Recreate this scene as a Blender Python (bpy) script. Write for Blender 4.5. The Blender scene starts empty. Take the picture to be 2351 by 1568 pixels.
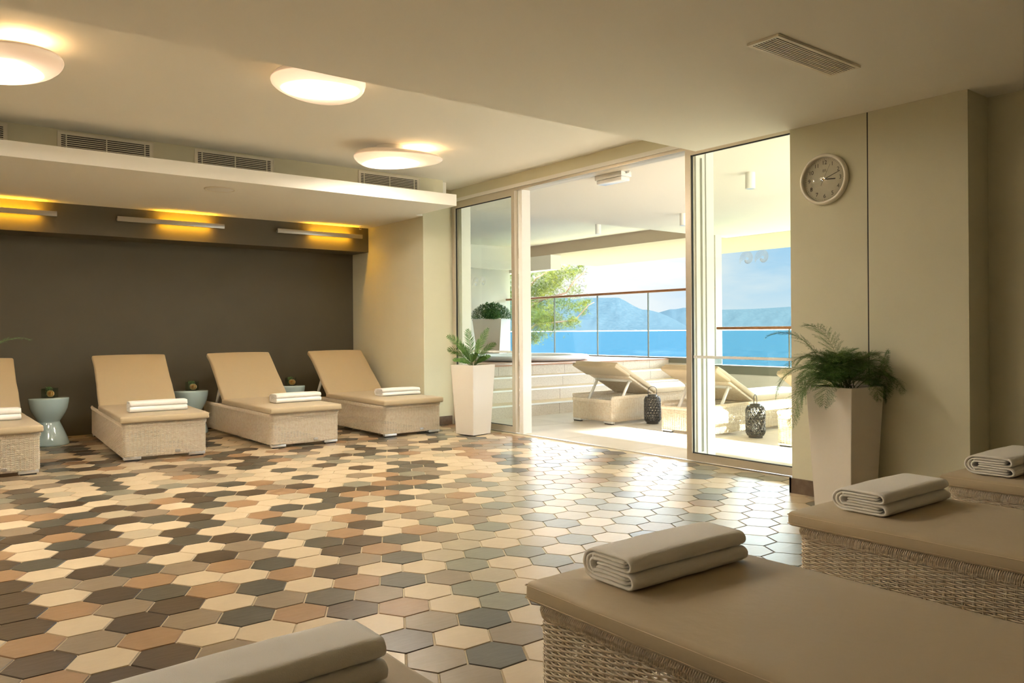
import bpy, bmesh, math, random
import numpy as np
from mathutils import Vector, Matrix, noise
random.seed(7); np.random.seed(7)
PI = math.pi
S = bpy.context.scene
COL = S.collection

# ------------------------------------------------------------------ camera
HEAD = math.radians(38.0); CAMH = 1.10
cam_d = bpy.data.cameras.new('camera'); cam = bpy.data.objects.new('camera', cam_d); COL.objects.link(cam)
cam_d.sensor_width = 36.0; cam_d.lens = 36.0*1810.4/2351.0
cam_d.shift_y = -24.4/2351.0
cam_d.clip_start = 0.05; cam_d.clip_end = 60000
cam.matrix_world = Matrix.Translation((0, 0, CAMH)) @ Matrix.Rotation(-HEAD, 4, 'Z') @ Matrix.Rotation(PI/2, 4, 'X') @ Matrix.Rotation(-0.00705, 4, 'Z')
S.camera = cam

# ------------------------------------------------------------------ world, sun, exposure
S.view_settings.view_transform = 'Standard'; S.view_settings.look = 'None'
S.view_settings.exposure = 0.85; S.view_settings.gamma = 1.0; S.view_settings.use_curve_mapping = False
W = bpy.data.worlds.new('sky'); S.world = W; W.use_nodes = True
nt = W.node_tree; nt.nodes.clear()
def N(t, k, **kw):
    n = t.nodes.new(k)
    for a, b in kw.items(): setattr(n, a, b)
    return n
def ramp(t, pts, interp='LINEAR'):
    r = N(t, 'ShaderNodeValToRGB'); r.color_ramp.interpolation = interp
    el = r.color_ramp.elements
    while len(el) < len(pts): el.new(0.5)
    for e, (p, c) in zip(el, pts):
        e.position = p; e.color = (*c, 1) if len(c) == 3 else c
    return r
tc = N(nt, 'ShaderNodeTexCoord'); sp = N(nt, 'ShaderNodeSeparateXYZ'); nt.links.new(tc.outputs['Generated'], sp.inputs[0])
sky = ramp(nt, [(.0, (.82, .91, 1.0)), (.05, (.56, .77, 1.0)), (.11, (.40, .68, 1.0)), (.2, (.86, .92, 1.0)), (1, (.7, .82, 1))])
nt.links.new(sp.outputs['Z'], sky.inputs[0])
mp = N(nt, 'ShaderNodeMapping'); mp.inputs['Scale'].default_value = (2.2, 2.2, 8.0); mp.inputs['Location'].default_value = (.35, 0, 0)
nt.links.new(tc.outputs['Generated'], mp.inputs[0])
nz = N(nt, 'ShaderNodeTexNoise'); nz.inputs['Scale'].default_value = 1.6; nz.inputs['Detail'].default_value = 7; nz.inputs['Roughness'].default_value = .6
nt.links.new(mp.outputs[0], nz.inputs[0])
# thicker cloud bank toward +Y (left part of the view), clearer toward +X
ad = N(nt, 'ShaderNodeMath', operation='MULTIPLY_ADD'); ad.inputs[1].default_value = 3.0; nt.links.new(sp.outputs['Y'], ad.inputs[0]); nt.links.new(nz.outputs[0], ad.inputs[2])
cr_ = ramp(nt, [(.0, (0, 0, 0)), (.93, (.12, .12, .12)), (1.0, (.5, .5, .5))])
sb = N(nt, 'ShaderNodeMath', operation='SUBTRACT'); sb.inputs[1].default_value = 1.9; nt.links.new(ad.outputs[0], sb.inputs[0])
cl = ramp(nt, [(.28, (0, 0, 0)), (.62, (1, 1, 1))]); nt.links.new(sb.outputs[0], cl.inputs[0])
mx = N(nt, 'ShaderNodeMixRGB'); mx.inputs[2].default_value = (.97, .98, 1.0, 1)
nt.links.new(cl.outputs[0], mx.inputs[0]); nt.links.new(sky.outputs[0], mx.inputs[1])
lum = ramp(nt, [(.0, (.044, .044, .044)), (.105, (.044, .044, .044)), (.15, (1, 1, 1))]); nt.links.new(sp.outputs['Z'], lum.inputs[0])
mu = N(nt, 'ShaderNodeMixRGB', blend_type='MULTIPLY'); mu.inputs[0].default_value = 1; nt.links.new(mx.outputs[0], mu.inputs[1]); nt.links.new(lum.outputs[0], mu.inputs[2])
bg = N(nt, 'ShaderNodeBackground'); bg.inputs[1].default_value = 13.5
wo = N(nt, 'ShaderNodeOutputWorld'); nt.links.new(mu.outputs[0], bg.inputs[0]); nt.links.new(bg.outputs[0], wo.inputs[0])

sun_d = bpy.data.lights.new('sun', 'SUN'); sun_d.energy = 36.0; sun_d.angle = math.radians(.6); sun_d.color = (1, .95, .87)
sun = bpy.data.objects.new('sun', sun_d); COL.objects.link(sun)
sun.rotation_euler = Vector((.03, 1.0, -.23)).to_track_quat('-Z', 'Y').to_euler()
sun.location = (6, -20, 8)

# ------------------------------------------------------------------ materials
MATS = {}
def mat(name, col, rough=.6, metal=0.0, bump=None, var=None, spec=.5, emis=None, coat=0, trans=None, sheen=0):
    m = bpy.data.materials.new(name); m.use_nodes = True
    t = m.node_tree; b = t.nodes['Principled BSDF']
    b.inputs['Base Color'].default_value = (*col, 1); b.inputs['Roughness'].default_value = rough
    b.inputs['Metallic'].default_value = metal; b.inputs['Specular IOR Level'].default_value = spec
    if coat: b.inputs['Coat Weight'].default_value = coat; b.inputs['Coat Roughness'].default_value = .08
    if sheen: b.inputs['Sheen Weight'].default_value = sheen
    tcn = N(t, 'ShaderNodeTexCoord')
    if var:      # (scale, colour2, lo, hi)
        n = N(t, 'ShaderNodeTexNoise'); n.inputs['Scale'].default_value = var[0]; n.inputs['Detail'].default_value = 5
        t.links.new(tcn.outputs['Object'], n.inputs[0])
        r = ramp(t, [(var[2], col), (var[3], var[1])]); t.links.new(n.outputs[0], r.inputs[0]); t.links.new(r.outputs[0], b.inputs['Base Color'])
    if bump:     # (scale, strength, distance)
        n = N(t, 'ShaderNodeTexNoise'); n.inputs['Scale'].default_value = bump[0]; n.inputs['Detail'].default_value = 4
        t.links.new(tcn.outputs['Object'], n.inputs[0])
        bp = N(t, 'ShaderNodeBump'); bp.inputs['Strength'].default_value = bump[1]; bp.inputs['Distance'].default_value = bump[2]
        t.links.new(n.outputs[0], bp.inputs['Height']); t.links.new(bp.outputs[0], b.inputs['Normal'])
    if emis: b.inputs['Emission Color'].default_value = (*emis[0], 1); b.inputs['Emission Strength'].default_value = emis[1]
    if trans: b.inputs['Transmission Weight'].default_value = trans
    MATS[name] = m; return m
M_wall = mat('cream paint', (.72, .69, .52), .85, bump=(160, .15, .002), var=(3, (.70, .67, .50), .35, .7))
M_ceil = mat('ceiling paint', (.92, .90, .82), .9, bump=(200, .08, .001))
M_dark = mat('umber paint', (.112, .096, .062), .62, bump=(160, .15, .002), var=(2, (.102, .087, .056), .35, .7))
M_base = mat('brown skirting tile', (.13, .085, .055), .4, var=(25, (.17, .12, .08), .4, .7))
M_alu = mat('champagne aluminium', (.62, .55, .44), .38, metal=.55)
M_alul = mat('light aluminium', (.78, .77, .74), .3, metal=.7)
M_rub = mat('black gasket', (.02, .018, .015), .6)
M_white = mat('white paint', (.86, .84, .78), .6)
M_plas = mat('white planter plastic', (.80, .74, .64), .42, bump=(60, .03, .001))
M_soil = mat('bark soil', (.10, .05, .03), .95, bump=(90, 1, .01), var=(60, (.19, .10, .06), .4, .6))
M_cush = mat('beige canvas', (.52, .42, .27), .62, bump=(9, .35, .012), spec=.35, sheen=.15)
M_cushT = mat('cream canvas', (.78, .68, .50), .7, bump=(9, .35, .012))
M_seam = mat('canvas piping', (.62, .50, .33), .7)
M_wick = mat('whitewashed rattan', (.84, .74, .58), .5, var=(40, (.74, .60, .42), .4, .75), bump=(300, .2, .001))
M_wickF = M_wick
M_tow = mat('white terry', (.93, .90, .84), .95, bump=(420, .5, .002), sheen=.2)
M_stoolc = mat('celadon glaze', (.42, .56, .58), .12, coat=.6, var=(4, (.46, .60, .60), .3, .7))
M_sconce = mat('brushed steel', (.55, .52, .47), .35, metal=.8)
M_vent = mat('white vent metal', (.84, .79, .66), .5)
M_void = mat('duct black', (.03, .025, .018), .9)
M_leaf = mat('palm leaf', (.06, .16, .02), .45, var=(30, (.12, .25, .04), .4, .7))
M_fern = mat('asparagus fern', (.045, .13, .018), .55, var=(14, (.12, .24, .03), .4, .7))
M_fernb = mat('fern yellowed', (.20, .24, .04), .55)
M_stem = mat('green stem', (.12, .17, .05), .6)
M_shrub = mat('shrub leaf', (.05, .16, .035), .45, var=(10, (.12, .25, .05), .4, .7))
M_pine = mat('pine needle', (.018, .032, .002), .6, var=(2.2, (.052, .056, .003), .35, .65), spec=.1)
M_bark = mat('pine bark', (.12, .075, .045), .9, bump=(20, .6, .02))
M_pave = mat('terrace stone', (.61, .56, .47), .6, var=(3, (.55, .50, .42), .3, .7), bump=(80, .2, .002))
M_step = mat('step stone', (.62, .55, .45), .7, var=(60, (.52, .45, .36), .4, .7), bump=(120, .3, .002))
M_tread = mat('step tread', (.66, .54, .36), .6)
M_nose = mat('step nosing', (.86, .88, .86), .4)
M_ext = mat('terrace plaster', (.74, .71, .64), .85, bump=(120, .15, .002))
M_deck = mat('deck wood', (.45, .24, .14), .5, var=(12, (.38, .19, .10), .4, .7))
M_rail = mat('handrail wood', (.36, .15, .06), .4, var=(10, (.28, .11, .04), .4, .7))
M_band = mat('grey metal band', (.24, .24, .19), .45, metal=.3)
M_iron = mat('lantern metal', (.10, .095, .085), .45, metal=.5)
M_tubw = mat('tub acrylic', (.85, .85, .84), .25)
M_rock = None

def glass_mat(name, tint, gl=.10):
    m = bpy.data.materials.new(name); m.use_nodes = True; t = m.node_tree; t.nodes.clear()
    tr = N(t, 'ShaderNodeBsdfTransparent'); tr.inputs[0].default_value = (*tint, 1)
    g = N(t, 'ShaderNodeBsdfGlossy'); g.inputs['Roughness'].default_value = .0
    fr = N(t, 'ShaderNodeFresnel'); ge = N(t, 'ShaderNodeNewGeometry'); ir = N(t, 'ShaderNodeMath', operation='MULTIPLY_ADD')
    ir.inputs[1].default_value = 1/1.45-1.45; ir.inputs[2].default_value = 1.45; t.links.new(ge.outputs['Backfacing'], ir.inputs[0]); t.links.new(ir.outputs[0], fr.inputs[0])
    ml = N(t, 'ShaderNodeMath', operation='MULTIPLY'); ml.inputs[1].default_value = gl*10; ml.use_clamp = True; t.links.new(fr.outputs[0], ml.inputs[0])
    mxs = N(t, 'ShaderNodeMixShader'); t.links.new(ml.outputs[0], mxs.inputs[0]); t.links.new(tr.outputs[0], mxs.inputs[1]); t.links.new(g.outputs[0], mxs.inputs[2])
    o = N(t, 'ShaderNodeOutputMaterial'); t.links.new(mxs.outputs[0], o.inputs[0])
    return m
M_glass = glass_mat('window glass', (.93, .965, .93), .07)
M_glassr = glass_mat('railing glass', (.93, .97, .975), .06)
M_glasse = glass_mat('glass vase', (.86, .92, .90), .15)

def emat(name, col, st):
    m = bpy.data.materials.new(name); m.use_nodes = True; t = m.node_tree; t.nodes.clear()
    e = N(t, 'ShaderNodeEmission'); e.inputs[0].default_value = (*col, 1); e.inputs[1].default_value = st
    o = N(t, 'ShaderNodeOutputMaterial'); t.links.new(e.outputs[0], o.inputs[0]); return m
M_led = emat('amber strip light', (1, .48, .02), 38)

# ------------------------------------------------------------------ mesh helpers
class MB:
    def __init__(s): s.v = []; s.f = []; s.m = []; s.mi = 0; s.sm = []; s.smooth = False
    def add(s, vs, fs):
        o = len(s.v); s.v.extend([tuple(map(float, p)) for p in vs])
        for f in fs: s.f.append(tuple(i+o for i in f)); s.m.append(s.mi); s.sm.append(s.smooth)
    def box(s, x0, x1, y0, y1, z0, z1):
        s.add([(x0,y0,z0),(x1,y0,z0),(x1,y1,z0),(x0,y1,z0),(x0,y0,z1),(x1,y0,z1),(x1,y1,z1),(x0,y1,z1)],
              [(0,3,2,1),(4,5,6,7),(0,1,5,4),(1,2,6,5),(2,3,7,6),(3,0,4,7)])
    def bbox(s, x0, x1, y0, y1, z0, z1, b=.004, n=2):
        c = ((x0+x1)/2, (y0+y1)/2, (z0+z1)/2); s.rbox(c, (x1-x0)/2, (y1-y0)/2, (z1-z0)/2, b, (1, 1, 1), n)
    def rbox(s, c, hx, hy, hz, r, div=(4, 4, 1), n=3, fn=None):
        def ax(h, d):
            a = [-h + r*(1-math.cos(PI/2*i/n)) for i in range(n)]
            inner = list(np.linspace(-h+r, h-r, d+1))
            return a + inner + [-q for q in a[::-1]]
        X, Y, Z = ax(hx, div[0]), ax(hy, div[1]), ax(hz, div[2]); H = (hx, hy, hz)
        idx = {}; vs = []; fs = []
        def V(p):
            k = tuple(round(q, 6) for q in p)
            if k not in idx:
                i = [max(-H[j]+r, min(H[j]-r, p[j])) for j in range(3)]
                d = [p[j]-i[j] for j in range(3)]; L = math.sqrt(sum(q*q for q in d)) or 1
                q = [i[j]+d[j]/L*r for j in range(3)]
                if fn: q = fn(q)
                idx[k] = len(vs); vs.append((q[0]+c[0], q[1]+c[1], q[2]+c[2]))
            return idx[k]
        for (A, B, h, mk, flip) in ((X, Y, hz, lambda a, b, z: (a, b, z), 0), (Y, Z, hx, lambda a, b, z: (z, a, b), 0), (Z, X, hy, lambda a, b, z: (b, z, a), 0)):
            for sg in (-1, 1):
                for i in range(len(A)-1):
                    for j in range(len(B)-1):
                        q = [V(mk(A[i], B[j], sg*h)), V(mk(A[i+1], B[j], sg*h)), V(mk(A[i+1], B[j+1], sg*h)), V(mk(A[i], B[j+1], sg*h))]
                        q = q if sg > 0 else q[::-1]
                        u = []
                        for e in q:
                            if e not in u: u.append(e)
                        if len(u) >= 3: fs.append(tuple(u))
        sm = s.smooth; s.smooth = True; s.add(vs, fs); s.smooth = sm
    def tube(s, pts, r, n=6, cap=True, r2=None):
        pts = [Vector(p) for p in pts]; vs = []; fs = []; m = len(pts)
        rs = r if isinstance(r, (list, tuple)) else [r]*m
        up = None
        for i, p in enumerate(pts):
            t = (pts[min(i+1, m-1)]-pts[max(i-1, 0)])
            t = t.normalized() if t.length > 1e-9 else Vector((0, 0, 1))
            if up is None:
                up = Vector((0, 0, 1)) if abs(t.z) < .9 else Vector((1, 0, 0))
            a = t.cross(up)
            if a.length < 1e-6: a = t.cross(Vector((0, 1, 0)))
            a.normalize(); b = a.cross(t); up = b
            for k in range(n):
                an = 2*PI*k/n
                vs.append(p + a*math.cos(an)*rs[i] + b*math.sin(an)*(rs[i] if r2 is None else r2))
        for i in range(m-1):
            for k in range(n):
                fs.append((i*n+k, i*n+(k+1) % n, (i+1)*n+(k+1) % n, (i+1)*n+k))
        if cap: fs.append(tuple(range(n))[::-1]); fs.append(tuple((m-1)*n+k for k in range(n)))
        sm = s.smooth; s.smooth = n > 4; s.add(vs, fs); s.smooth = sm
    def lathe(s, prof, n=32, c=(0, 0, 0), cap=True):
        vs = []; fs = []; m = len(prof)
        for (r, z) in prof:
            for k in range(n):
                a = 2*PI*k/n; vs.append((c[0]+r*math.cos(a), c[1]+r*math.sin(a), c[2]+z))
        for i in range(m-1):
            for k in range(n):
                fs.append((i*n+k, i*n+(k+1) % n, (i+1)*n+(k+1) % n, (i+1)*n+k))
        sm = s.smooth; s.smooth = True; s.add(vs, fs); s.smooth = False
        if cap: s.add(vs[:n], [tuple(range(n))[::-1]]); s.add(vs[-n:], [tuple(range(n))])
        s.smooth = sm
    def prism(s, poly, z0, z1):
        n = len(poly); vs = [(x, y, z0) for x, y in poly]+[(x, y, z1) for x, y in poly]
        s.add(vs, [tuple(range(n))[::-1], tuple(range(n, 2*n))]+[(i, (i+1) % n, n+(i+1) % n, n+i) for i in range(n)])
    def xf(s, M, start=0):
        for i in range(start, len(s.v)): s.v[i] = tuple(M @ Vector(s.v[i]))
    def mesh(s, name, mats):
        me = bpy.data.meshes.new(name); me.from_pydata(s.v, [], s.f)
        for m in (mats if isinstance(mats, (list, tuple)) else [mats]): me.materials.append(m)
        me.polygons.foreach_set('material_index', s.m); me.polygons.foreach_set('use_smooth', s.sm)
        me.update(); return me
    def build(s, name, mats, parent=None, loc=None, rot=None):
        return obj(name, s.mesh(name, mats), parent, loc, rot)
def obj(name, me, parent=None, loc=None, rot=None):
    o = bpy.data.objects.new(name, me); COL.objects.link(o)
    if parent: o.parent = parent
    if loc: o.location = loc
    if rot: o.rotation_euler = rot
    return o
def thing(name, label, cat, loc=(0, 0, 0), rz=0, group=None):
    o = bpy.data.objects.new(name, None); COL.objects.link(o); o.empty_display_size = .1
    o.location = loc; o.rotation_euler = (0, 0, rz); o['label'] = label; o['category'] = cat
    if group: o['group'] = group
    return o
def tag(o, label, cat, group=None, kind=None):
    o['label'] = label; o['category'] = cat
    if group: o['group'] = group
    if kind: o['kind'] = kind
    return o
def struct(o, label=None, cat=None):
    o['kind'] = 'structure'
    if label: o['label'] = label
    if cat: o['category'] = cat
    return o
def dup(root, loc, rz, label, group=None):
    r = root.copy(); COL.objects.link(r); r.location = loc; r.rotation_euler = (0, 0, rz); r['label'] = label
    if group: r['group'] = group
    def rec(a, b):
        for ch in list(a.children):
            c = ch.copy(); COL.objects.link(c); c.parent = b; rec(ch, c)
    rec(root, r); return r
def sbox(name, mtl, *b, label=None, cat=None):
    m = MB()
    if isinstance(b[0], (list, tuple)):
        for q in b: m.box(*q)
    else: m.box(*b)
    return struct(m.build(name, mtl), label, cat)

# ------------------------------------------------------------------ ROOM
ZL, ZU, ZS = 2.437, 2.778, 2.439
XW = 5.216
# floor of elongated hexagon tiles: lattice measured against the photograph
LS = CAMH/9.439; LY = .149176; LOX, LOY = -4.9612, 34.9934
cL, sL = math.cos(LY), math.sin(LY); cH, sH = math.cos(HEAD), math.sin(HEAD)
def lat(u, v):                       # lattice units -> world xy
    r = (cL*u + sL*v + LOX)*LS; f = (sL*u - cL*v + LOY)*LS
    return (r*cH + f*sH, -r*sH + f*cH)
def unlat(x, y):
    r = (x*cH - y*sH)/LS - LOX; f = (x*sH + y*cH)/LS - LOY
    return (cL*r + sL*f, sL*r - cL*f)
def tile_mat(name, c, c2, rough):
    m = mat(name, c, rough, spec=.5); t = m.node_tree; b = t.nodes['Principled BSDF']
    tcn = [n for n in t.nodes if n.type == 'TEX_COORD'][0]
    n = N(t, 'ShaderNodeTexNoise'); n.inputs['Scale'].default_value = 9; n.inputs['Detail'].default_value = 8; n.inputs['Roughness'].default_value = .65; n.inputs['Distortion'].default_value = .6
    t.links.new(tcn.outputs['Object'], n.inputs[0])
    r = ramp(t, [(.3, c), (.72, c2)]); t.links.new(n.outputs[0], r.inputs[0]); t.links.new(r.outputs[0], b.inputs['Base Color'])
    mpn = N(t, 'ShaderNodeMapping'); mpn.inputs['Scale'].default_value = (9, 30, 1); mpn.inputs['Rotation'].default_value = (0, 0, .5); t.links.new(tcn.outputs['Object'], mpn.inputs[0])
    n2 = N(t, 'ShaderNodeTexNoise'); n2.inputs['Scale'].default_value = 1.5; n2.inputs['Detail'].default_value = 5; t.links.new(mpn.outputs[0], n2.inputs[0])
    bp = N(t, 'ShaderNodeBump'); bp.inputs['Strength'].default_value = .16; bp.inputs['Distance'].default_value = .006
    t.links.new(n2.outputs[0], bp.inputs['Height']); t.links.new(bp.outputs[0], b.inputs['Normal']); return m
TM = [tile_mat('cream tile', (.60, .48, .32), (.55, .435, .285), .33),
      tile_mat('tan tile', (.34, .205, .105), (.29, .175, .09), .33),
      tile_mat('taupe tile', (.265, .20, .13), (.225, .17, .11), .33),
      tile_mat('umber tile', (.060, .040, .024), (.078, .055, .036), .31),
      tile_mat('slate tile', (.068, .062, .045), (.090, .083, .064), .31),
      tile_mat('pale greige tile', (.44, .365, .245), (.38, .315, .21), .33),
      tile_mat('sage tile', (.24, .225, .16), (.19, .18, .13), .32)]
M_grout = mat('sand grout', (.60, .52, .37), .85, bump=(200, .3, .001))
TILECLASS = {}
# colours of the tiles one can tell apart in the photograph, row by row: (row, first tile, letters)
for _r, _k, _q in ((9, -1, 'ppc'), (8, -6, 'tuuucc'[:3]), (8, -1, 'cpsc'), (7, -8, 'pucupuuucp'), (6, -8, 'ctptcccc'), (6, 0, 'psc'), (5, -8, 'ucupstutcg'),
        (4, -8, 'utpucpspcgc'), (3, -9, 'ucustsctsplc'), (2, -9, 'upptcctuccgcgl'), (1, -10, 'tcusptscpslggcl'), (0, -10, 'uscpcupcutclclg'),
        (-1, -10, 'cutucpcsusplccll'), (-2, -10, 'cspcsusltctcglgcg'), (-3, -11, 'utulucctluc'), (-3, 0, 'gpcglll'), (-4, -11, 'pusccslsctlpcplclg'),
        (-5, -12, 'cstusuctlcstlpgglgl'), (-6, -12, 'ttslptlcsstccpclgcl'), (-7, -13, 'cpcuucstccslsptglcgg'[:12]), (-7, -1, 'sptglclg'),
        (-8, -13, 'psucltulclsttclclggll'), (-9, -13, 'ucsllus')):
    for _i, _c in enumerate(_q): TILECLASS[(_k+_i, _r)] = 'ctpuslg'.index(_c)
def build_floor():
    m = MB(); m.mi = 7
    m.box(-6, 5.25, -4.5, 9.7, -.2, -.0045)
    rnd = random.Random(11); g = .030; S3 = math.sqrt(3)
    u0, v0 = 1e9, 1e9; u1, v1 = -1e9, -1e9
    for x, y in ((-6, -4.5), (5.3, -4.5), (-6, 9.7), (5.3, 9.7)):
        u, v = unlat(x, y); u0 = min(u0, u); u1 = max(u1, u); v0 = min(v0, v); v1 = max(v1, v)
    XE = 5.242
    for r in range(int(v0/1.5)-1, int(v1/1.5)+2):
        for k in range(int(u0/S3)-2, int(u1/S3)+2):
            # cell centre: short edges at u = (k +.5*(r%2))*S3, v from 1.5r to 1.5r+1
            cu = (k+.5+.5*(r % 2))*S3; cv = r*1.5+.5
            x, y = lat(cu, cv)
            if x < -6 or x > 5.36 or y < -4.5 or y > 9.75: continue
            c = TILECLASS.get((k, r))
            if c is None:
                # toward the right of the floor, mostly cream, pale greige and sage
                c = rnd.choices(range(7), (.33, .15, .12, .11, .11, .10, .08) if x-y < .4 else (.36, .05, .08, .0, .05, .24, .22))[0]
            m.mi = c
            def ring(sc, z):   # one hexagon, shrunk for the joint
                pts = []
                for (a, b) in ((S3/2, .5), (0, 1), (-S3/2, .5), (-S3/2, -.5), (0, -1), (S3/2, -.5)):
                    px, py = lat(cu+a*sc, cv+b*sc); pts.append((px, py, z))
                return pts
            o, t = ring(1-g, -.0046), ring(1-g-.018, 0.0)
            if max(p[0] for p in o) > XE or max(p[1] for p in o) > 9.69:
                o = [(min(p[0], XE), min(p[1], 9.69), p[2]) for p in o]; t = [(min(p[0], XE-.001), min(p[1], 9.689), p[2]) for p in t]
                if x > XE-.02: continue
            m.add(o+t, [(11, 10, 9, 8, 7, 6)[::-1] if False else (6, 7, 8, 9, 10, 11)] + [(i, (i+1) % 6, 6+(i+1) % 6, 6+i) for i in range(6)])
    o = m.build('floor', TM+[M_grout]); 
    bm = bmesh.new(); bm.from_mesh(o.data); bmesh.ops.recalc_face_normals(bm, faces=[f for f in bm.faces]); bm.to_mesh(o.data); bm.free()
    return struct(o)
build_floor()

# ceilings: raised field and the lower one in front of it
m = MB(); m.box(-6, 5.4, 3.809, 7.365, ZU, ZU+.3)
m.box(-6, 4.735, -4.5, 3.809, ZL, ZU+.3); m.box(4.735, 5.33, 1.905, 3.0, ZL, 2.7); m.box(4.735, 5.4, 1.905, 3.809, 2.70, ZU+.3); m.box(4.735, 5.33, -4.5, 1.905, ZL, ZU+.3)
m.box(-6, 4.9, 7.46, 9.8, 2.57, ZU+.3); m.box(-6, 5.4, 7.365, 7.46, ZU, ZU+.3); m.box(4.9, 5.4, 7.46, 9.8, ZU, ZU+.3)
struct(m.build('ceiling', M_ceil))
# bulkhead ledge with the grille wall above it
sbox('trim_1', M_ceil, (-6, 4.727, 6.997, 7.84, ZS, 2.560), (-6, 4.83, 7.84, 9.19, ZS, 2.560))
sbox('wall_grilles', M_wall, -6, 4.795, 7.365, 7.45, 2.56, ZU)
sbox('wall_back', M_dark, -6, 4.86, 9.64, 9.8, 0, 2.6)
sbox('trim_2', M_dark, -6, 4.829, 9.19, 9.64, 2.131, ZS)
sbox('wall_corner', M_wall, (4.83, 5.40, 8.241, 9.8, 0, ZU), (4.822, 5.40, 7.832, 8.241, 0, ZU))
sbox('baseboard_corner', M_base, 4.826, 5.20, 7.815, 7.832, 0, .10)
sbox('wall_right', M_wall, (4.74, 5.33, 2.489, 3.02, 0, ZL), (4.74, 5.33, 1.905, 2.481, 0, ZL), (4.746, 5.33, 2.48, 2.49, 0, ZL))
sbox('wall_recess', M_wall, 5.011, 5.33, -4.5, 1.905, 0, ZL)
sbox('trim_3', M_rub, 4.741, 4.7455, 2.4815, 2.4885, .1, ZL-.001)
sbox('baseboard_right', M_base, (4.728, 4.74, 1.895, 3.035, 0, .10), (4.728, 5.2, 3.02, 3.035, 0, .10), (4.728, 5.0, 1.893, 1.905, 0, .10), (4.999, 5.011, -4.5, 1.905, 0, .10))
sbox('wall_left', M_wall, -6.15, -6, -4.5, 9.8, 0, 3.08)
sbox('wall_front', M_wall, -6.15, 5.4, -4.65, -4.5, 0, 3.08)
# header above the openings (inner face), its white lower lip and the pocket track
sbox('wall_header', M_wall, 5.216, 5.42, 1.905, 7.84, 2.665, ZU+.3)
sbox('trim_4', M_white, 5.205, 5.42, 3.02, 7.83, 2.628, 2.665)
sbox('trim_5', M_alu, (5.222, 5.240, 3.02, 7.83, 2.600, 2.628), (5.262, 5.280, 3.02, 7.83, 2.604, 2.628), (5.30, 5.40, 3.02, 7.83, 2.608, 2.628))
# threshold
sbox('trim_6', M_alul, 5.243, 5.262, 3.02, 7.82, -.02, .004)

# window frames ------------------------------------------------------
def frame(parent, y0, y1, z0, z1, x, w=.055, d=.05, bot=.06, name='frame'):
    m = MB()
    m.box(x, x+d, y0, y0+w, z0, z1); m.box(x, x+d, y1-w, y1, z0, z1)
    m.box(x, x+d, y0+w, y1-w, z0, z0+bot); m.box(x, x+d, y0+w, y1-w, z1-.05, z1)
    o = m.build(name, M_alu, parent)
    g = MB(); a, b, c, e = y0+w, y1-w, z0+bot, z1-.05
    for q in ((x+.012, x+.03, a, a+.006, c, e), (x+.012, x+.03, b-.006, b, c, e), (x+.012, x+.03, a, b, c, c+.007), (x+.012, x+.03, a, b, e-.007, e)): g.box(*q)
    g.build('gasket', M_rub, parent)
    p = MB(); p.box(x+.02, x+.026, a+.004, b-.004, c+.004, e-.004); p.build('glass_pane', M_glass, parent)
def decal(parent, x, yc, zc, R, mt, n=34):
    d = MB()
    for dy in (0, -.135*R/.073):
        for i in range(n):
            ph = 2*PI*i/n          # clockwise from left, seen from inside (left = +Y)
            Ro = R*(1.0 - .62*(i/n)**1.1) if i > 0 else R*1.0
            ro = R*.22*(1-.4*i/n)
            pts = []
            for k in range(6):
                t = k/5; rr = ro+(Ro-ro)*t; a = PI - ph - .45*(t*t)*(-1)
                pts.append((yc+dy-rr*math.cos(a), zc+rr*math.sin(a)))
            w0 = .0008*R/.073
            for k in range(5):
                (ya, za), (yb, zb) = pts[k], pts[k+1]; L = math.hypot(yb-ya, zb-za) or 1; ny, nz_ = -(zb-za)/L*w0*(.6+k*.2), (yb-ya)/L*w0*(.6+k*.2)
                d.add([(x, ya-ny, za-nz_), (x, ya+ny, za+nz_), (x, yb+ny, zb+nz_), (x, yb-ny, zb-nz_), (x-.001, ya-ny, za-nz_), (x-.001, ya+ny, za+nz_), (x-.001, yb+ny, zb+nz_), (x-.001, yb-ny, zb-nz_)],
                      [(0, 1, 2, 3), (7, 6, 5, 4), (0, 4, 5, 1), (1, 5, 6, 2), (2, 6, 7, 3), (3, 7, 4, 0)])
    d.build('shell_decal', mt, parent)
M_dec = mat('frosted film', (.62, .72, .76), .6)
M_stripe = mat('frosted stripe', (.85, .88, .86), .6)
w1 = struct(thing('window_1', 'fixed glass pane between the open doorway and the right wall', 'window'))
frame(w1, 3.022, 4.307, .012, 2.600, XW)
w1m = MB(); w1m.box(XW+.018, XW+.0195, 3.08, 4.25, .862, .884); w1m.build('safety_stripe', M_stripe, w1)
decal(w1, XW+.017, 3.712, 1.648, .075, M_dec)
w2 = struct(thing('door_1', 'closed glass leaf left of the open doorway', 'door'))
frame(w2, 6.622, 7.815, .012, 2.600, XW)
w2m = MB(); w2m.box(XW+.018, XW+.0195, 6.68, 7.76, .862, .884); w2m.build('safety_stripe', M_stripe, w2)
decal(w2, XW+.017, 7.36, 1.655, .075, M_dec)
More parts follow.
